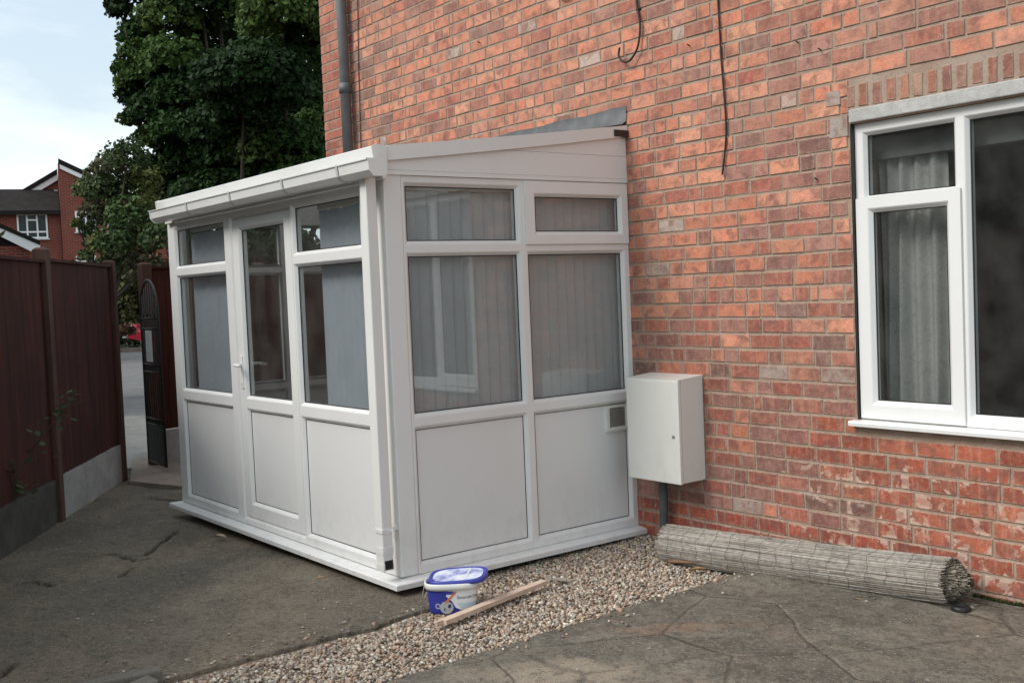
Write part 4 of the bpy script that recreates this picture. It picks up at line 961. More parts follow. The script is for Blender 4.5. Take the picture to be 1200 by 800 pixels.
hl = bez([tub_pt(s2th(-.17), .145, .013), tub_pt(s2th(-.19), .09, .028), tub_pt(s2th(-.21), .065, .03), tub_pt(s2th(-.25), .09, .026), tub_pt(s2th(-.27), .14, .013)], 6)
mb.tube(hl, .0022, 6); mb.build('handle', M['bracket'], tub)

ba = Vector((.735, -2.145, -.196)); bb = Vector((.560, -1.295, -.176))
bt = thing('timber_batten', 'pale sawn timber batten with a notched end lying across the gravel', 'batten', tuple(ba)); dirb = bb - ba; Lb = dirb.length; bt.rotation_euler = dirb.to_track_quat('X', 'Z').to_euler()
mb = MB(); ol = [(.045, -.024), (.045, -.002), (.0, .002), (.002, .016), (.05, .026), (Lb, .024), (Lb + .004, -.024)]
mb.prism(ol, 2, -.013, .012); o = mb.build('batten', M['batten'], bt); 
mv = o.modifiers.new('soften', 'BEVEL'); mv.width = .0015; mv.segments = 2; mv.limit_method = 'ANGLE'
def flake(name, label, cat, p, size, mat, rz, th=.006, seed=1, group=None):
    r = random.Random(seed); pts = [(size * (.7 + .5 * r.random()) * math.cos(a) * 1.4, size * (.6 + .5 * r.random()) * math.sin(a)) for a in [2 * PI * k / 9 for k in range(9)]]
    mb = MB(); mb.prism(pts, 2, 0, th); o = mb.build(name, mat); o.location = p; o.rotation_euler = (r.uniform(-.15, .15), r.uniform(-.15, .15), rz); return tag(o, label, cat, group)
flake('slate_flake', 'flat grey slate flake on the gravel beyond the timber batten', 'slate', (.545, -1.16, -.192), .034, simple('pale_slate', (.30, .28, .25), .8, .3, 30, .3), .8, .006, 3)
leafm = simple('dry_leaf', (.34, .20, .10), .8, .3, 30, .2)
def dryleaf(p, s, rz, label, mat=leafm):
    mb = MB(); rows = []
    for i in range(7):
        t = i / 6; w = s * .45 * math.sin(PI * min(1, t * .92 + .04)) ** .8
        rows.append([((t - .5) * s * 2, w * q, .25 * s * (abs(q) ** 1.6) + .10 * s * math.sin(t * 4)) for q in (-1, -.5, 0, .5, 1)])
    mb.grid(rows); o = mb.build('dry_leaf', mat); o.location = p; o.rotation_euler = (0, 0, rz); return tag(o, label, 'leaf')
def on(u, v, z): return tuple(on_plane(u, v, z))
dryleaf(on(258, 629, -.222), .055, .4, 'curled tan leaf on the yard concrete just under the porch sill', simple('tan_leaf', (.42, .30, .22), .8, .2, 30, .1))
dryleaf(on(376, 677, -.205), .028, 1.4, 'small pale orange leaf on the yard beneath the near end of the porch sill', simple('orange_leaf', (.5, .30, .18), .8, .2, 30, .1))
dryleaf(on(818, 668, -.185), .05, 1.2, 'brown curled leaf on the gravel left of the patio corner')
dryleaf(on(1005, 702, -.14) , .016, .2, 'tiny pale leaf fragment on the patio in front of the reed roll')
# kerb stones at the edge of the yard
k0 = np.array([-.62, -4.35]); k1 = np.array([.235, -3.395])
ka = on_plane(60, 803, -.10)[:2]; kb = on_plane(186, 777, -.10)[:2]; dr = (kb - ka) / np.linalg.norm(kb - ka)
ks = thing('kerb_stone', 'long grey concrete kerb lying on the yard at the edge of the gravel', 'kerb stone', (kb[0], kb[1], -.21), math.atan2(dr[1], dr[0]))
mb = MB(); mb.box(-1.4, 0, -.075, 0, 0, .105, bev=.010); mb.build('block', M['kerb'], ks)
cpos = on_plane(166, 799, -.13)
mb = MB(); mb.box(-.085, .065, -.05, .035, 0, .095, bev=.014); o = mb.build('stone_block', M['kerb'])
for v in o.data.vertices: v.co += Vector((random.uniform(-.006, .006), random.uniform(-.006, .006), random.uniform(-.006, .006)))
o.location = (cpos[0], cpos[1], -.215); o.rotation_euler = (.05, -.08, math.atan2(dr[1], dr[0]) + .25); tag(o, 'broken lump of pale concrete leaning beside the end of the kerb stone', 'concrete lump')
# crumbs scattered on the yard: nobody could count them
def crumbs():
    N = 1900; V = []; F = []; C = []
    for i in range(N):
        if random.random() < .6: x, y = random.uniform(-4.6, .3), random.uniform(-3.6, -2.0)
        else: x, y = random.uniform(1.35, 3.6), random.uniform(-3.2, -.35)
        if x < .6 and (y < -3.1 - .62 * (x + 3.5) * 1.0 and x < -1.5): continue
        r = random.uniform(.0013, .0042) * (2.4 if random.random() < .06 else 1); z = (float(yard_z(x)) if x < .6 else -.142) + .004 ; n = len(V)
        for dx_, dy_, dz_ in ((1, 0, 0), (0, 1, .1), (-1, 0, 0), (0, -1, -.1), (0, 0, .7), (0, 0, -.7)): V.append((x + dx_ * r * random.uniform(.7, 1.5), y + dy_ * r * random.uniform(.7, 1.5), z + dz_ * r))
        for f in ((0, 1, 4), (1, 2, 4), (2, 3, 4), (3, 0, 4), (1, 0, 5), (2, 1, 5), (3, 2, 5), (0, 3, 5)): F.append(tuple(n + q for q in f)); C.append(random.choice([(.45, .42, .38), (.3, .27, .22), (.12, .10, .08), (.25, .2, .15), (.5, .48, .44)]) if False else None)
    pal = np.array([(.38, .35, .31), (.28, .25, .20), (.10, .085, .07), (.22, .17, .12), (.42, .40, .36)]); cc = np.repeat(pal[rng.integers(0, 5, len(F) // 8)], 8, 0)
    tag(raw_mesh('debris', V, F, M['pebble'], cols=cc, n=3), 'crumbs of grit and stone strewn over yard and patio', 'debris', kind='stuff')
crumbs()
# moss along the foot of the wall at the right
def tuft_mesh(name, pts, hmin, hmax, w, pal, parent=None, lean=.5, n=1):
    V = []; F = []; C = []
    for (x, y, z) in pts:
        h = random.uniform(hmin, hmax); a = random.uniform(0, 2 * PI); dx_, dy_ = math.cos(a), math.sin(a); l = random.uniform(0, lean) * h; b = a + PI / 2; k = len(V)
        V += [(x + w * math.cos(b), y + w * math.sin(b), z), (x - w * math.cos(b), y - w * math.sin(b), z), (x + dx_ * l - w * .5 * math.cos(b), y + dy_ * l - w * .5 * math.sin(b), z + h), (x + dx_ * l + w * .5 * math.cos(b), y + dy_ * l + w * .5 * math.sin(b), z + h)]
        F.append((k, k + 1, k + 2, k + 3)); C.append(random.choice(pal))
    return raw_mesh(name, V, F, M['leaf'], parent, cols=np.array(C))
pts = [(2.45 + 1.0 * random.random() ** 1.2, -.008 - .03 * random.random(), -.145) for _ in range(1500)]
tag(tuft_mesh('moss', pts, .005, .02, .004, [(.05, .07, .02), (.07, .09, .03), (.04, .045, .02)]), 'thin line of green moss where the patio meets the brick wall', 'moss', kind='stuff')

# ------------------------------------------------------------------ fences and gates
def fence(name, label, pts, panel_top, board_top, base, post_tops, face=1, post_skip=(), overlap=True):
    """posts at pts, boarded panels between them, concrete gravel boards under the panels"""
    root = thing(name, label, 'fence', (pts[0][0], pts[0][1], base)); O = Vector((pts[0][0], pts[0][1], base))
    for i, ((x0, y0), (x1, y1)) in enumerate(zip(pts[:-1], pts[1:])):
        a = Vector((x0, y0, 0)); b = Vector((x1, y1, 0)); d = (b - a); L = d.length; d.normalize(); n = Vector((-d.y, d.x, 0)) * face
        def P(s, off, z): q = a + d * s + n * off; return (q.x - O.x, q.y - O.y, z - base)
        zt = panel_top[i]; mb = MB(); s = .055; k = 0
        while s < L - .055:
            w = min(.148, L - .055 - s); t = random.uniform(-.003, .003); o1, o2 = (.004, .020) if True else (0, 0)
            c = [P(s, .006 + t, board_top + .01), P(s + w + .012, .018 + t, board_top + .01), P(s + w + .012, .018 + t, zt), P(s, .006 + t, zt)]
            e = [P(s, -.006 + t, board_top + .01), P(s + w + .012, .003 + t, board_top + .01), P(s + w + .012, .003 + t, zt), P(s, -.006 + t, zt)]
            mb.poly(c); mb.poly(e[::-1])
            for q in range(4): mb.poly([c[q], c[(q + 1) % 4], e[(q + 1) % 4], e[q]])
            s += .135; k += 1
        pn = mb.build('panel', M['fence'], root)
        mb = MB(); c = [(.03, -.018), (L - .03, -.018), (L - .03, .040), (.03, .040)]
        A = [P(q[0], q[1], zt + .001) for q in c]; B = [P(q[0], q[1], zt + .026) for q in c]; mb.poly(A[::-1]); mb.poly(B)
        for q in range(4): mb.poly([A[q], A[(q + 1) % 4], B[(q + 1) % 4], B[q]])
        mb.build('capping_rail', M['fence'], pn)
        mb = MB()
        for zz in (board_top + .25, (board_top + zt) / 2, zt - .2):
            c = [(.05, -.055), (L - .05, -.055), (L - .05, -.012), (.05, -.012)]
            A = [P(q[0], q[1], zz) for q in c]; B = [P(q[0], q[1], zz + .075) for q in c]; mb.poly(A[::-1]); mb.poly(B)
            for q in range(4): mb.poly([A[q], A[(q + 1) % 4], B[(q + 1) % 4], B[q]])
        mb.build('rail', M['fence'], pn)
        mb = MB(); c = [(.05, -.022), (L - .05, -.022), (L - .05, .028), (.05, .028)]
        A = [P(q[0], q[1], base - .1) for q in c]; B = [P(q[0], q[1], board_top) for q in c]; mb.poly(A[::-1]); mb.poly(B)
        for q in range(4): mb.poly([A[q], A[(q + 1) % 4], B[(q + 1) % 4], B[q]])
        mb.build('gravel_board', M['gravelboard'] if i >= 3 or len(pts) == 3 else M['shadedboard'], root)
    for i, (x, y) in enumerate(pts):
        if i in post_skip: continue
        j = min(i, len(pts) - 2); d = Vector((pts[j + 1][0] - pts[j][0], pts[j + 1][1] - pts[j][1], 0)).normalized(); n = Vector((-d.y, d.x, 0)); h = post_tops[i]
        mb = MB(); w = .054
        def R(u, v, z): q = Vector((x, y, 0)) + d * u + n * v; return (q.x - O.x, q.y - O.y, z - base)
        A = [R(u, v, base - .3) for u, v in ((-w, -w), (w, -w), (w, w), (-w, w))]; B = [R(u, v, h - .018) for u, v in ((-w, -w), (w, -w), (w, w), (-w, w))]; T = [R(u * .55, v * .55, h) for u, v in ((-w, -w), (w, -w), (w, w), (-w, w))]
        mb.poly(T)
        for q in range(4): mb.poly([A[q], A[(q + 1) % 4], B[(q + 1) % 4], B[q]]); mb.poly([B[q], B[(q + 1) % 4], T[(q + 1) % 4], T[q]])
        mb.build('post', M['post'], root)
    return root
d_f = np.array([-1.81, 1.10]); P1 = np.array([-4.12, -2.74]); P2 = np.array([-5.93, -1.64])
pts = [tuple(P1 - d_f * 3), tuple(P1 - d_f * 2), tuple(P1 - d_f), tuple(P1), tuple(P2)]
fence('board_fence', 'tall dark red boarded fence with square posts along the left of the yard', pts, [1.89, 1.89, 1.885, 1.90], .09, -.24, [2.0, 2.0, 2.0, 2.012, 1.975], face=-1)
P3 = (-6.47, -1.095); 
fence('board_fence', 'dark boarded fence beyond the iron gate, half hidden by the porch', [P3, (-6.75, .35), (-7.0, 2.2)], [1.90, 1.90], .12, -.24, [1.965, 1.95, 1.95], face=-1)

def gate(name, label, hinge, tip, base, hs, ha, notice):
    """arched wrought iron leaf: frame, bars, scroll rows, sheet at the foot"""
    h = Vector((*hinge, base)); t = Vector((*tip, base)); d = t - h; w = d.length
    root = thing(name, label, 'gate', tuple(h), math.atan2(d.y, d.x))
    mb = MB(); arch = [(w / 2 - (w / 2 - .012) * math.cos(PI * k / 20), 0, hs + (ha - hs) * math.sin(PI * k / 20)) for k in range(21)]
    mb.tube([(.012, 0, .04)] + arch + [(w - .012, 0, .04)], .014, 8)
    for z in (.05, .46, .52, 1.02, 1.10, hs - .14, hs - .03): mb.tube([(.012, 0, z), (w - .012, 0, z)], .010, 8)
    mb.build('frame', M['iron'], root)
    for k in range(1, 8):
        x = w * k / 8; top = hs + (ha - hs) * math.sqrt(max(0, 1 - ((x - w / 2) / (w / 2)) ** 2)); mb = MB(); mb.tube([(x, 0, .05), (x, 0, top)], .0065, 6); mb.build('bar', M['iron'], root)
    for z in (.49, 1.06, hs - .085):
        mb = MB()
        mb.box(.014, w - .014, .001, .007, z - .003, z + .003)
        for k in range(8):
            x = w * (k + .5) / 8
            for sg in (-1, 1):
                mb.tube([(x + sg * (.0215 - .012 * q / 10) * math.cos(q * .65), .004, z + (.03 - .018 * q / 10) * math.sin(q * .65)) for q in range(12)], .004, 5)
        mb.build('scroll_row', M['iron'], root)
    mb = MB(); mb.box(.02, w - .02, -.004, .004, .06, .45); mb.build('kick_plate', M['iron'], root)
    for k in range(4): 
        mb = MB(); x = w * (k + 1) / 5; mb.tube([(x, 0, hs - .03), (x, 0, hs + .07)], [.012, .003], 6); mb.build('finial', M['iron'], root)
    if notice:
        mb = MB(); mb.box(w * .32, w * .66, -.022, -.018, 1.13, 1.46); nb = mb.build('notice', M['paper'], root)
        q = MB()
        for k, (z, l) in enumerate(((1.42, .8), (1.395, .6), (1.37, .75), (1.30, .5), (1.22, .7), (1.195, .55), (1.17, .7))): q.box(w * .36, w * .36 + w * .26 * l, -.0235, -.0225, z, z + .008)
        q.build('print_lines', M['bracket'], nb)
    return root
gate('iron_gate', 'open black wrought iron gate with arched top and a white notice', (-6.42, -1.178), (-5.73, -1.228), -.225, 1.62, 1.99, True)
gate('iron_gate', 'plain dark iron gate leaf swung outwards behind the fence end post', (P2[0] - .06, P2[1] + .06), (-6.62, -1.475), -.225, 1.05, 1.42, False)

# sprig of shrub by the near fence
def leafy(name, label, cat, base, stems, leaf, pal, spread=.05, per=16, group=None):
    root = thing(name, label, cat, base, 0, group); mb = MB(); V = []; F = []; C = []
    for st in stems:
        cur = bez(st, 6); mb.tube(cur, [.006 * (1 - .75 * i / len(cur)) for i in range(len(cur))], 6)
        for i, p in enumerate(cur):
            if i < len(cur) * .35: continue
            for _ in range(per // 6 + 1):
                q = p + Vector([random.gauss(0, spread) for _ in range(3)]); a = random.uniform(0, 2 * PI); el = random.uniform(-.6, .5); d = Vector((math.cos(a) * math.cos(el), math.sin(a) * math.cos(el), math.sin(el))); s = d.cross(Vector((0, 0, 1))).normalized(); l = leaf * random.uniform(.6, 1.3); k = len(V)
                V.extend([tuple(q), tuple(q + d * l * .45 + s * l * .3), tuple(q + d * l), tuple(q + d * l * .45 - s * l * .3)]); F.append((k, k + 1, k + 2, k + 3)); c = random.choice(pal); kk = random.uniform(.7, 1.3); C.append(tuple(x * kk for x in c))
    mb.build('stem', M['bark'], root); raw_mesh('foliage', V, F, M['leaf'], root, cols=np.array(C)); return root
sb_ = on_plane(-12, 640, -.235); tip = at_depth(86, 462, 8.05)
o0 = Vector((sb_[0], sb_[1], -.235)); rel = Vector(tip) - o0
stems = [[(0, 0, 0), tuple(rel * .45 + Vector((-.02, 0, .12))), tuple(rel * .85 + Vector((0, 0, .03))), tuple(rel)], [(0, 0, 0), (.05, .04, .35), (.10, .12, .55), (.16, .20, .62)], [(0, 0, 0), (-.05, -.05, .3), (-.05, -.02, .6), (.02, .05, .72)], [(0, 0, 0), (.0, .1, .2), (.06, .2, .38), (.14, .26, .42)]]
leafy('weed', 'straggly green leafed weed sprawling up against the red fence', 'weed', tuple(o0), stems, .075, [(.05, .085, .035), (.065, .10, .045), (.04, .07, .03)])

# ------------------------------------------------------------------ trees and shrubs
def unit(n): 
    v = rng.normal(size=(n, 3)); return v / np.linalg.norm(v, axis=1)[:, None]
def leaf_cloud(centres, radii, per, size, pal, squash=.75, up_bias=.3):
    """leaf faces spread through the shell of every clump"""
    C = []; P = []; Nn = []
    for (c, r, n) in zip(centres, radii, per):
        d = unit(n); d[:, 2] = np.where(d[:, 2] < -.55, -d[:, 2] * .6, d[:, 2]); rr = r * (.50 + .55 * rng.random(n) ** .5)
        bump = 1 + .25 * np.sin(d[:, 0] * 7 + c[0] * 3) * np.sin(d[:, 1] * 7 + c[1]) * np.sin(d[:, 2] * 6 + c[2])
        P.append(np.array(c) + d * (rr * bump)[:, None] * np.array([1, 1, squash])); Nn.append(d)
        tint = np.array(pal[rng.integers(len(pal))]) * (.8 + .4 * rng.random()); C.append(tint[None] * (.65 + .7 * rng.random((n, 1))))
    P = np.concatenate(P); C = np.concatenate(C); Nn = np.concatenate(Nn); n = len(P)
    N = Nn * .6 + unit(n) * .7; N[:, 2] += up_bias; N /= np.linalg.norm(N, axis=1)[:, None]
    T = np.cross(N, unit(n)); T /= np.linalg.norm(T, axis=1)[:, None]; B = np.cross(N, T); s = size * (.6 + .8 * rng.random((n, 1)))
    q = np.stack([P - T * s * .5, P + B * s * .42 - N * s * .06, P + T * s * .55 - N * s * .14, P - B * s * .42 - N * s * .06], 1)
    return q.reshape(-1, 3), np.arange(n * 4).reshape(-1, 4), C
def tree(name, label, cat, base, centres, radii, per, size, pal, trunk_r, group=None, squash=.75):
    root = thing(name, label, cat, tuple(base), 0, group); O = np.array(base)
    V, F, C = leaf_cloud([np.array(c) - O for c in centres], radii, per, size, pal, squash); raw_mesh('crown', V, F, M['leaf'], root, cols=C)
    mb = MB(); cen = np.mean([np.array(c) - O for c in centres], 0); zl = min(c[2] - O[2] for c in centres); fork = Vector((cen[0] * .3, cen[1] * .3, max(.4, zl * .7)))
    mb.tube(bez([(0, 0, -.2), (.02, .03, fork.z * .5), tuple(fork)], 6), [trunk_r * (1.25 - .5 * i / 12) for i in range(13)], 10)
    for c in (centres[::2] if len(centres) < 50 else centres[1::5]):
        q = Vector(np.array(c) - O); m = fork.lerp(q, .5) + Vector((random.uniform(-.2, .2), random.uniform(-.2, .2), -.1 * (q - fork).length)); mb.tube(bez([tuple(fork), tuple(m), tuple(q)], 5), [trunk_r * .42 * (1 - .85 * i / 10) for i in range(11)], 6)
    mb.build('trunk', M['bark'], root); return root
TD = 23.0
G1 = [(.032, .068, .018), (.058, .105, .026), (.022, .048, .015), (.080, .125, .034)]
spec = []          # clumps of the big tree, surveyed from the photo: (u, v, depth, radius in px)
for u, v, r, dd in ((165, -10, 30, 0), (168, 40, 26, .3), (160, 62, 20, -.5), (172, 85, 28, -.4), (158, 112, 20, 0), (178, 130, 26, -.6), (186, 160, 26, 0), (200, 20, 34, -.6), (205, 70, 34, -1), (215, 110, 34, -.8), (210, 150, 30, -.8), (235, 0, 40, -.5), (245, 45, 36, 0.8),
                    (270, 95, 40, -2.4), (300, 85, 40, -2.8), (325, 105, 36, -2.4), (285, 125, 36, -1.8), (330, 15, 42, -2.6), (360, 5, 36, -2.2), (365, 40, 30, -1.6), (290, 10, 36, -.2), (345, 70, 34, -1.4), (250, 150, 36, -1.0), (290, 165, 36, -.6), (330, 150, 36, 0), (360, 120, 34, 0), (365, 170, 30, .2),
                    (215, 190, 34, .2), (250, 200, 36, .4), (290, 205, 34, .6), (330, 195, 34, .8), (180, 205, 30, .2), (185, 245, 30, .6), (220, 240, 34, .8), (260, 240, 34, 1.0), (190, -60, 44, 0), (250, -70, 50, 0), (320, -70, 50, -1), (380, -50, 50, -1), (150, -60, 26, 0), (400, 60, 40, .5), (410, 130, 40, .5), (230, 80, 44, 2.2), (300, 50, 46, 2.2), (350, 110, 46, 2.4), (200, 210, 40, 2), (280, 170, 46, 2.6), (200, 120, 38, 2), (310, 215, 40, -.6), (350, 200, 38, -.8), (375, 215, 34, 0), (265, 215, 34, -.6), (230, 230, 30, -.4), (345, 165, 30, -1.2), (310, 175, 34, -1), (375, 150, 30, -.4), (300, 240, 44, 1), (350, 240, 44, 1), (395, 190, 40, 1), (250, 250, 40, .2), (205, 265, 30, 0), (260, 180, 32, -.8), (290, 290, 34, -1), (330, 290, 34, -1), (355, 310, 34, -.6), (310, 330, 34, -1), (270, 310, 34, -.8), (240, 290, 32, -.4), (340, 350, 34, -.8), (280, 350, 34, -.8), (230, 330, 30, 0), (140, 12, 14, 0), (143, 80, 12, 0), (148, 98, 13, -.2), (152, 140, 13, -.2), (133, 6, 9, 0)):
    spec.append((at_depth(u, v, TD + dd), r * TD / 1276, dd, r))
tb = at_depth(300, 420, TD + .5); tb[2] = -.1
tree('broadleaf_tree', 'huge dark green broadleaf tree towering behind the porch against the sky', 'tree', tb, [s[0] for s in spec], [s[1] * 1.06 for s in spec], [int(2300 * (s[3] / 34) ** 2) + 80 for s in spec], .098, G1, .30)
G2 = [(.07, .11, .04), (.09, .12, .045), (.06, .09, .035), (.10, .10, .055), (.12, .14, .045)]
sp2 = []
for u, v, r in ((150, 185, 22), (128, 195, 18), (112, 205, 14), (100, 222, 14), (118, 225, 20), (140, 225, 24), (165, 215, 22), (108, 248, 14), (125, 255, 18), (150, 255, 24), (175, 250, 22), (185, 280, 20), (160, 285, 22), (135, 285, 20), (118, 288, 14), (105, 272, 10), (100, 300, 8), (145, 310, 22), (170, 315, 20), (125, 312, 14), (90, 262, 6), (103, 285, 6)): sp2.append((at_depth(u, v, 20 + random.uniform(-.6, .9)), r * 20 / 1276, r))
tb = at_depth(108, 420, 20.3); tb[2] = -.2
tree('small_tree', 'loose olive green small tree in front of the distant brick flats', 'tree', tb, [s[0] for s in sp2], [s[1] * 1.1 for s in sp2], [int(90 + 560 * (s[2] / 20) ** 2) for s in sp2], .075, G2, .12, squash=.95)
G3 = [(.10, .06, .035), (.07, .07, .03), (.05, .06, .028), (.12, .065, .04)]
sp3 = [(at_depth(u, v, 30 + dd), r * 30 / 1276, r) for u, v, r, dd in ((160, 330, 18, 0), (178, 318, 20, 0), (190, 335, 18, 0), (168, 350, 18, .3), (150, 345, 14, .5), (148, 322, 12, 0), (200, 325, 18, .3), (185, 362, 20, .4), (160, 370, 16, .8), (150, 388, 10, 1.5), (205, 355, 20, .5))]
tb = at_depth(175, 420, 30.6); tb[2] = 0
tree('shrub', 'russet and green shrub seen through the gap above the iron gate', 'shrub', tb, [s[0] for s in sp3], [s[1] * 1.05 for s in sp3], [int(420 * (s[2] / 16) ** 2) for s in sp3], .13, G3, .08, squash=.9)
G4 = [(.025, .045, .018), (.035, .06, .022), (.02, .035, .015)]
hc = [(at_depth(u, v, 39.5), 1.2, 1) for u in range(60, 420, 26) for v in (345, 375, 398)]
tb = at_depth(210, 400, 39.5); tb[2] = .04
tree('hedge', 'dark evergreen hedge behind the parked red car', 'hedge', tb, [h[0] for h in hc], [h[1] for h in hc], [520] * len(hc), .17, G4, .1, squash=1)
bc = [(np.array([-1.55 + .9 * k / 5 + random.uniform(-.1, .1), -4.12 - .5 * k / 5 + random.uniform(-.08, .08), .15 + .35 * j + random.uniform(-.1, .1)]), .26) for k in range(6) for j in range(4)]  # out of view, added to keep sky light off the fence foot
tree('added_bush', 'unseen leafy greenery added to shade the near end of the left fence', 'added_bush', (-1.3, -4.3, -.24), [b[0] for b in bc], [b[1] for b in bc], [260] * len(bc), .07, G1, .03, squash=1)
# low ivy at the foot of the verge
ic = [(at_depth(u, 413, 35.7) + np.array([0, 0, .05]), .32, 1) for u in range(140, 176, 6)]; tb = at_depth(156, 420, 35.7); tb[2] = .03
tree('ivy', 'low grey green ivy spilling along the kerb by the red car', 'ivy', tb, [h[0] for h in ic], [h[1] for h in ic], [110] * len(ic), .10, [(.10, .12, .08), (.07, .09, .05)], .02, squash=.6)
# trees over the fence at the left of the yard, outside the picture: they shade the yard and show in the glass
def round_tree(name, label, base, h, r, n, seed, pal):
    R = random.Random(seed); cs = []; rs = []
    for k in range(n):
        a = R.uniform(0, 2 * PI); e = R.uniform(-.5, 1); q = r * R.uniform(.35, .85); cs.append(np.array([base[0] + q * math.cos(a) * math.cos(e * .8), base[1] + q * math.sin(a) * math.cos(e * .8), base[2] + h * .50 + h * .40 * e])); rs.append(r * R.uniform(.28, .42))
    return tree(name, label, 'tree', base, cs, rs, [520] * n, .20, pal, .16, 'trees beyond the left fence')
for i, (x, y, h, r) in enumerate(((-7.2, -4.6, 5.6, 1.9), (-5.6, -7.2, 6.2, 2.2), (-11.5, -7.5, 7, 2.6), (-3.2, -8.6, 5.6, 2.0), (-15.5, -4.5, 6, 2.4), (-17.5, -11.5, 9, 3.2), (-11, -14.5, 9.5, 3.2), (-5.5, -15.5, 8.5, 3.0), (-23, -9, 9, 3.4), (-8.6, -5.6, 5, 1.8), (-13.0, -10.5, 7.5, 2.6))):
    round_tree('garden_tree', 'bushy green garden tree beyond the left fence', (x, y, -.3), h, r, 22, 40 + i, G1)

hg = [(np.array([-11.5 + 1.0 * k * .30 + random.uniform(-.2, .2), -4.2 - 1.0 * k * .75, .5 + .95 * j + random.uniform(-.2, .2)]), .85) for k in range(9) for j in range(4)]
tree('hedge', 'tall green garden hedge beyond the left fence', 'hedge', (-10.2, -7.5, -.3), [h[0] for h in hg], [h[1] for h in hg], [620] * len(hg), .15, G1, .08, squash=1)

cs = [(np.array([-9.5 + 1.25 * k + random.uniform(-.2, .2), -17.0 - .2 * k, .8 + 1.25 * j + random.uniform(-.2, .2)]), 1.1) for k in range(11) for j in range(5)]  # out of view, added so the window reflects something dark
tree('hedge', 'unseen tall conifer screen added to darken the house window reflection', 'hedge', (-3.2, -18.2, -.3), [h[0] for h in cs], [h[1] for h in cs], [900] * len(cs), .20, G4, .1, squash=1)

# ------------------------------------------------------------------ distant buildings
YAW = math.atan2(RH[1], RH[0])
def far_root(name, label, u, depth, yaw=0):
    p = CP + FH * depth + RH * (u - 600) / 1276.15 * depth; z = float(terrain(p[0], p[1])); o = thing(name, label, 'building', (p[0], p[1], z), YAW + yaw); return o, p, z
DB = 48.0
def facade(u0, d0):
    """vertical plane square to the line of sight at u0: returns a surveyor giving local x, z"""
    yaw = -math.atan((u0 - 600) / 1276.15); c, s = math.cos(yaw), math.sin(yaw); r = np.array([RH[0] * c - RH[1] * s, RH[0] * s + RH[1] * c, 0]); n = np.array([-r[1], r[0], 0])
    p = CP + FH * d0 + RH * (u0 - 600) / 1276.15 * d0; z0 = float(terrain(p[0], p[1]))
    def f(u, v):
        d = CF + CR * (u - 600) / 1276.15 - CU * (v - 400) / 1276.15; t = ((p - CP) @ n) / (d @ n); q = CP + d * t
        return float((q - p) @ r), float(q[2] - z0)
    return yaw, f
yaw_f, loc = facade(71, DB)
flats, fp, fz = far_root('brick_flats', 'distant red brick flats with stepped pitched roofs above the fence', 71, DB, yaw_f)
def fpart(mb, name, mat, parent=None): return mb.build(name, mat, parent or flats)
pk = loc(68, 187); rl = loc(112, 207.5); ll = loc(36, 215); lr = loc(71, 196); x1 = 7.0; sl_r = (rl[1] - pk[1]) / (rl[0] - pk[0])
ztop = lambda x: pk[1] - .22 + sl_r * (x - pk[0])
xt = loc(71, 250)[0] ; wing_top = loc(40, 215)[1]; wing_eave = loc(40, 246)[1]
mb = MB(); mb.prism([(xt, 0), (x1, 0), (x1, ztop(x1)), (xt, ztop(xt))], 1, -.3, 9); fpart(mb, 'tower', M['farbrick'])
mb = MB(); mb.prism([(ll[0] - 4, 0), (xt - .01, 0), (xt - .01, lr[1] - .25), (ll[0] + 0, ll[1] - .15), (ll[0] - 4, ll[1] - 1.6)], 1, 2.5, 9); fpart(mb, 'wall', M['farbrick'])
mb = MB(); mb.box(-8, xt - .02, 0, 2.48, 0, wing_eave + .05); fpart(mb, 'wing', M['farbrick'])
th = .22
mb = MB(); mb.prism([(pk[0], pk[1] - th), (x1 + .3, ztop(x1 + .3) + .22 - th), (x1 + .3, ztop(x1 + .3) + .22), (pk[0], pk[1])], 1, -.42, 9.2); rf = fpart(mb, 'roof', M['rooftile'])
mb = MB(); mb.prism([(pk[0] + .05, pk[1] - th - .22), (x1, ztop(x1) - .2 + .0), (x1, ztop(x1) + .0), (pk[0] + .05, pk[1] - th)], 1, -.40, -.31); fpart(mb, 'barge_board', M['upvc'], rf)
sl_l = (lr[1] - ll[1]) / (lr[0] - ll[0])
mb = MB(); mb.prism([(ll[0] - 4, ll[1] - 4 * sl_l - .2), (xt - .02, lr[1] - .02), (xt - .02, lr[1] + .2), (ll[0] - 4, ll[1] - 4 * sl_l + .02)], 1, 2.3, 9.1); rf = fpart(mb, 'roof', M['rooftile'])
mb = MB(); mb.prism([(ll[0] - 4, ll[1] - 4 * sl_l - .48), (xt - .02, lr[1] - .30), (xt - .02, lr[1] - .025), (ll[0] - 4, ll[1] - 4 * sl_l - .205)], 1, 2.36, 2.44); fpart(mb, 'barge_board', M['upvc'], rf)
mb = MB(); mb.prism([(-.35, wing_eave - .05), (2.45, wing_top), (2.45, wing_top - .2), (-.35, wing_eave - .22)], 0, -8.2, xt - .03); fpart(mb, 'roof', M['rooftile'])
mb = MB(); a = loc(66, 215); mb.box(a[0] - .1, xt - .05, 2.2, 2.44, a[1] - .3, a[1] - .05); fpart(mb, 'vent_pipe', M['bracket'])
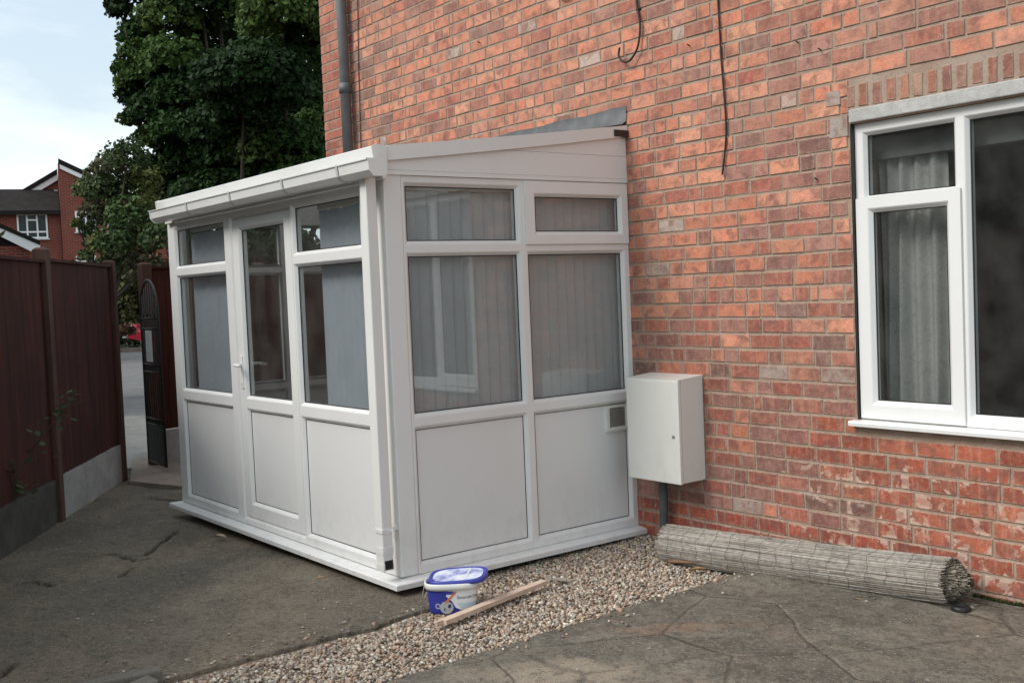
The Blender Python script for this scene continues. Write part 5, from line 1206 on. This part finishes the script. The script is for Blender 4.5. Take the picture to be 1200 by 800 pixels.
def far_window(u0, v0, u1, v1, y, cols, bars):
    a = loc(u0, v1); b = loc(u1, v0); mb = MB(); f = .07
    X0, X1, Z0, Z1 = a[0], b[0], a[1], b[1]
    mb.box(X0, X1, y - .06, y, Z0, Z0 + f); mb.box(X0, X1, y - .06, y, Z1 - f, Z1); mb.box(X0, X0 + f, y - .06, y, Z0 + f, Z1 - f); mb.box(X1 - f, X1, y - .06, y, Z0 + f, Z1 - f)
    for c in cols: x = X0 + (X1 - X0) * c; mb.box(x - f / 2, x + f / 2, y - .058, y, Z0 + f, Z1 - f)
    for (c0, c1, t) in bars:
        z = Z0 + (Z1 - Z0) * t; mb.box(X0 + (X1 - X0) * c0, X0 + (X1 - X0) * c1, y - .056, y, z - f / 2, z + f / 2)
    w = fpart(mb, 'window', M['upvc'])
    mb = MB(); mb.box(X0 + .02, X1 - .02, y - .02, y - .004, Z0 + .02, Z1 - .02); fpart(mb, 'pane', M['farglass'], w)
    mb = MB(); mb.box(X0 - .06, X1 + .06, y - .12, y - .002, Z0 - .06, Z0 - .005); fpart(mb, 'sill', M['bracket'], w)
far_window(21, 250.5, 55, 280, 0, (.33, .66), ((0, 1, .27), (.33, .66, .75)))
far_window(89, 248, 112, 272.5, -.3, (.5,), ((0, .5, .7),)); far_window(90, 300, 112, 322, -.3, (.5,), ((0, .5, .72),)); far_window(126, 249, 150, 273, -.3, (.5,), ((0, .5, .7),))
# low house nearer to the fence
D2 = 30.0; yaw_l, loc2 = facade(20, D2); low, lp, lz = far_root('low_house', 'low brick outbuilding with white bargeboard peeping over the fence at far left', 20, D2, yaw_l)
a, b = loc2(0, 268), loc2(47, 288.5); s_ = (b[1] - a[1]) / (b[0] - a[0]); rx = a[0] - 1.6; rz = a[1] - 1.6 * s_; xr = b[0] - .25; Zr = lambda x: rz + s_ * (x - rx); xl = 2 * rx - xr
brk = loc2(20, 288)[1]
mb = MB(); mb.box(xl, xr, 0, 5, 0, brk); low_w = mb.build('wall', M['farbrick'], low)
mb = MB(); mb.prism([(xl, brk + .002), (xr, brk + .002), (xr, Zr(xr) - .12), (rx, rz - .12), (xl, Zr(xr) - .12)], 1, .02, 4.98); mb.build('gable', M['rooftile'], low)
mb = MB(); mb.prism([(rx, rz + .14), (b[0], b[1] + .14), (b[0], b[1] + .02), (rx, rz + .0), (2 * rx - b[0], b[1] + .02), (2 * rx - b[0], b[1] + .14)], 1, -.2, 5.2); rf = mb.build('roof', M['rooftile'], low)
mb = MB(); mb.prism([(rx, rz - .002), (b[0], b[1] + .018), (b[0], b[1] - .14), (b[0] - .25, b[1] - .14), (rx, rz - .11), (2 * rx - b[0], b[1] - .11), (2 * rx - b[0], b[1] + .015)], 1, -.18, -.13); mb.build('barge_board', M['upvc'], rf)

# ------------------------------------------------------------------ the red car
cpx = at_depth(151, 415, 36.3)
car = thing('parked_car', 'glossy red parked car showing its tail through the gate gap', 'car', (cpx[0], cpx[1], float(terrain(cpx[0], cpx[1])) + .03), YAW + .25)
carred = simple('red_car_paint', (.50, .025, .05), .22, .05, 3, 0, spec=.6)
prof = [(.0, .42), (.03, .62), (.10, .86), (.35, .98), (.62, 1.03), (1.0, 1.36), (1.35, 1.46), (2.1, 1.46), (2.7, 1.06), (3.6, .90), (3.95, .72), (4.0, .42), (3.6, .30), (.4, .30)]
mb = MB(); n = len(prof); rows = []
for y, k, dz in ((-.82, .86, 0), (-.80, .96, 0), (-.62, 1, 0), (0, 1.01, .02), (.62, 1, 0), (.80, .96, 0), (.82, .86, 0)): rows.append([(2 + (x - 2) * (k if z > .5 else .98), y * (1 if z < .95 else .80), .3 + (z - .3) * (k * .5 + .5)) for x, z in prof])
mb.grid(rows, close_u=True); mb.poly(rows[0][::-1]); mb.poly(rows[-1]); mb.build('body', carred, car)
mb = MB()
for sg in (-1, 1): mb.prism([(1.02, 1.04), (1.28, 1.34), (2.05, 1.35), (2.45, 1.06)], 1, sg * .70 - .012, sg * .70 + .012)
mb.build('side_window', M['farglass'], car)
mb = MB(); mb.poly([(.66, -.52, 1.055), (.66, .52, 1.055), (.98, .48, 1.36), (.98, -.48, 1.36)]); mb.build('rear_window', M['farglass'], car)
mb = MB(); mb.box(-.10, .08, -.80, .80, .40, .50, bev=.03); mb.build('bumper', M['paper'], car)
redl = simple('tail_lamp_red', (.55, .10, .08), .2, .1, 5, 0)
for sg in (-1, 1): mb = MB(); mb.box(-.03, .12, sg * .68 - .09, sg * .68 + .09, .56, .88, bev=.03); mb.build('tail_lamp', redl, car)
for x in (.78, 3.2):
    for sg in (-1, 1):
        mb = MB(); mb.tube([(x, sg * .70 - .09, .30), (x, sg * .70 + .09, .30)], .30, 20); wh = mb.build('wheel', M['charcoal'], car)
        mb = MB(); mb.tube([(x, sg * .795 - .005, .30), (x, sg * .795 + .005, .30)], .17, 16); mb.build('rim', M['metal'], wh)
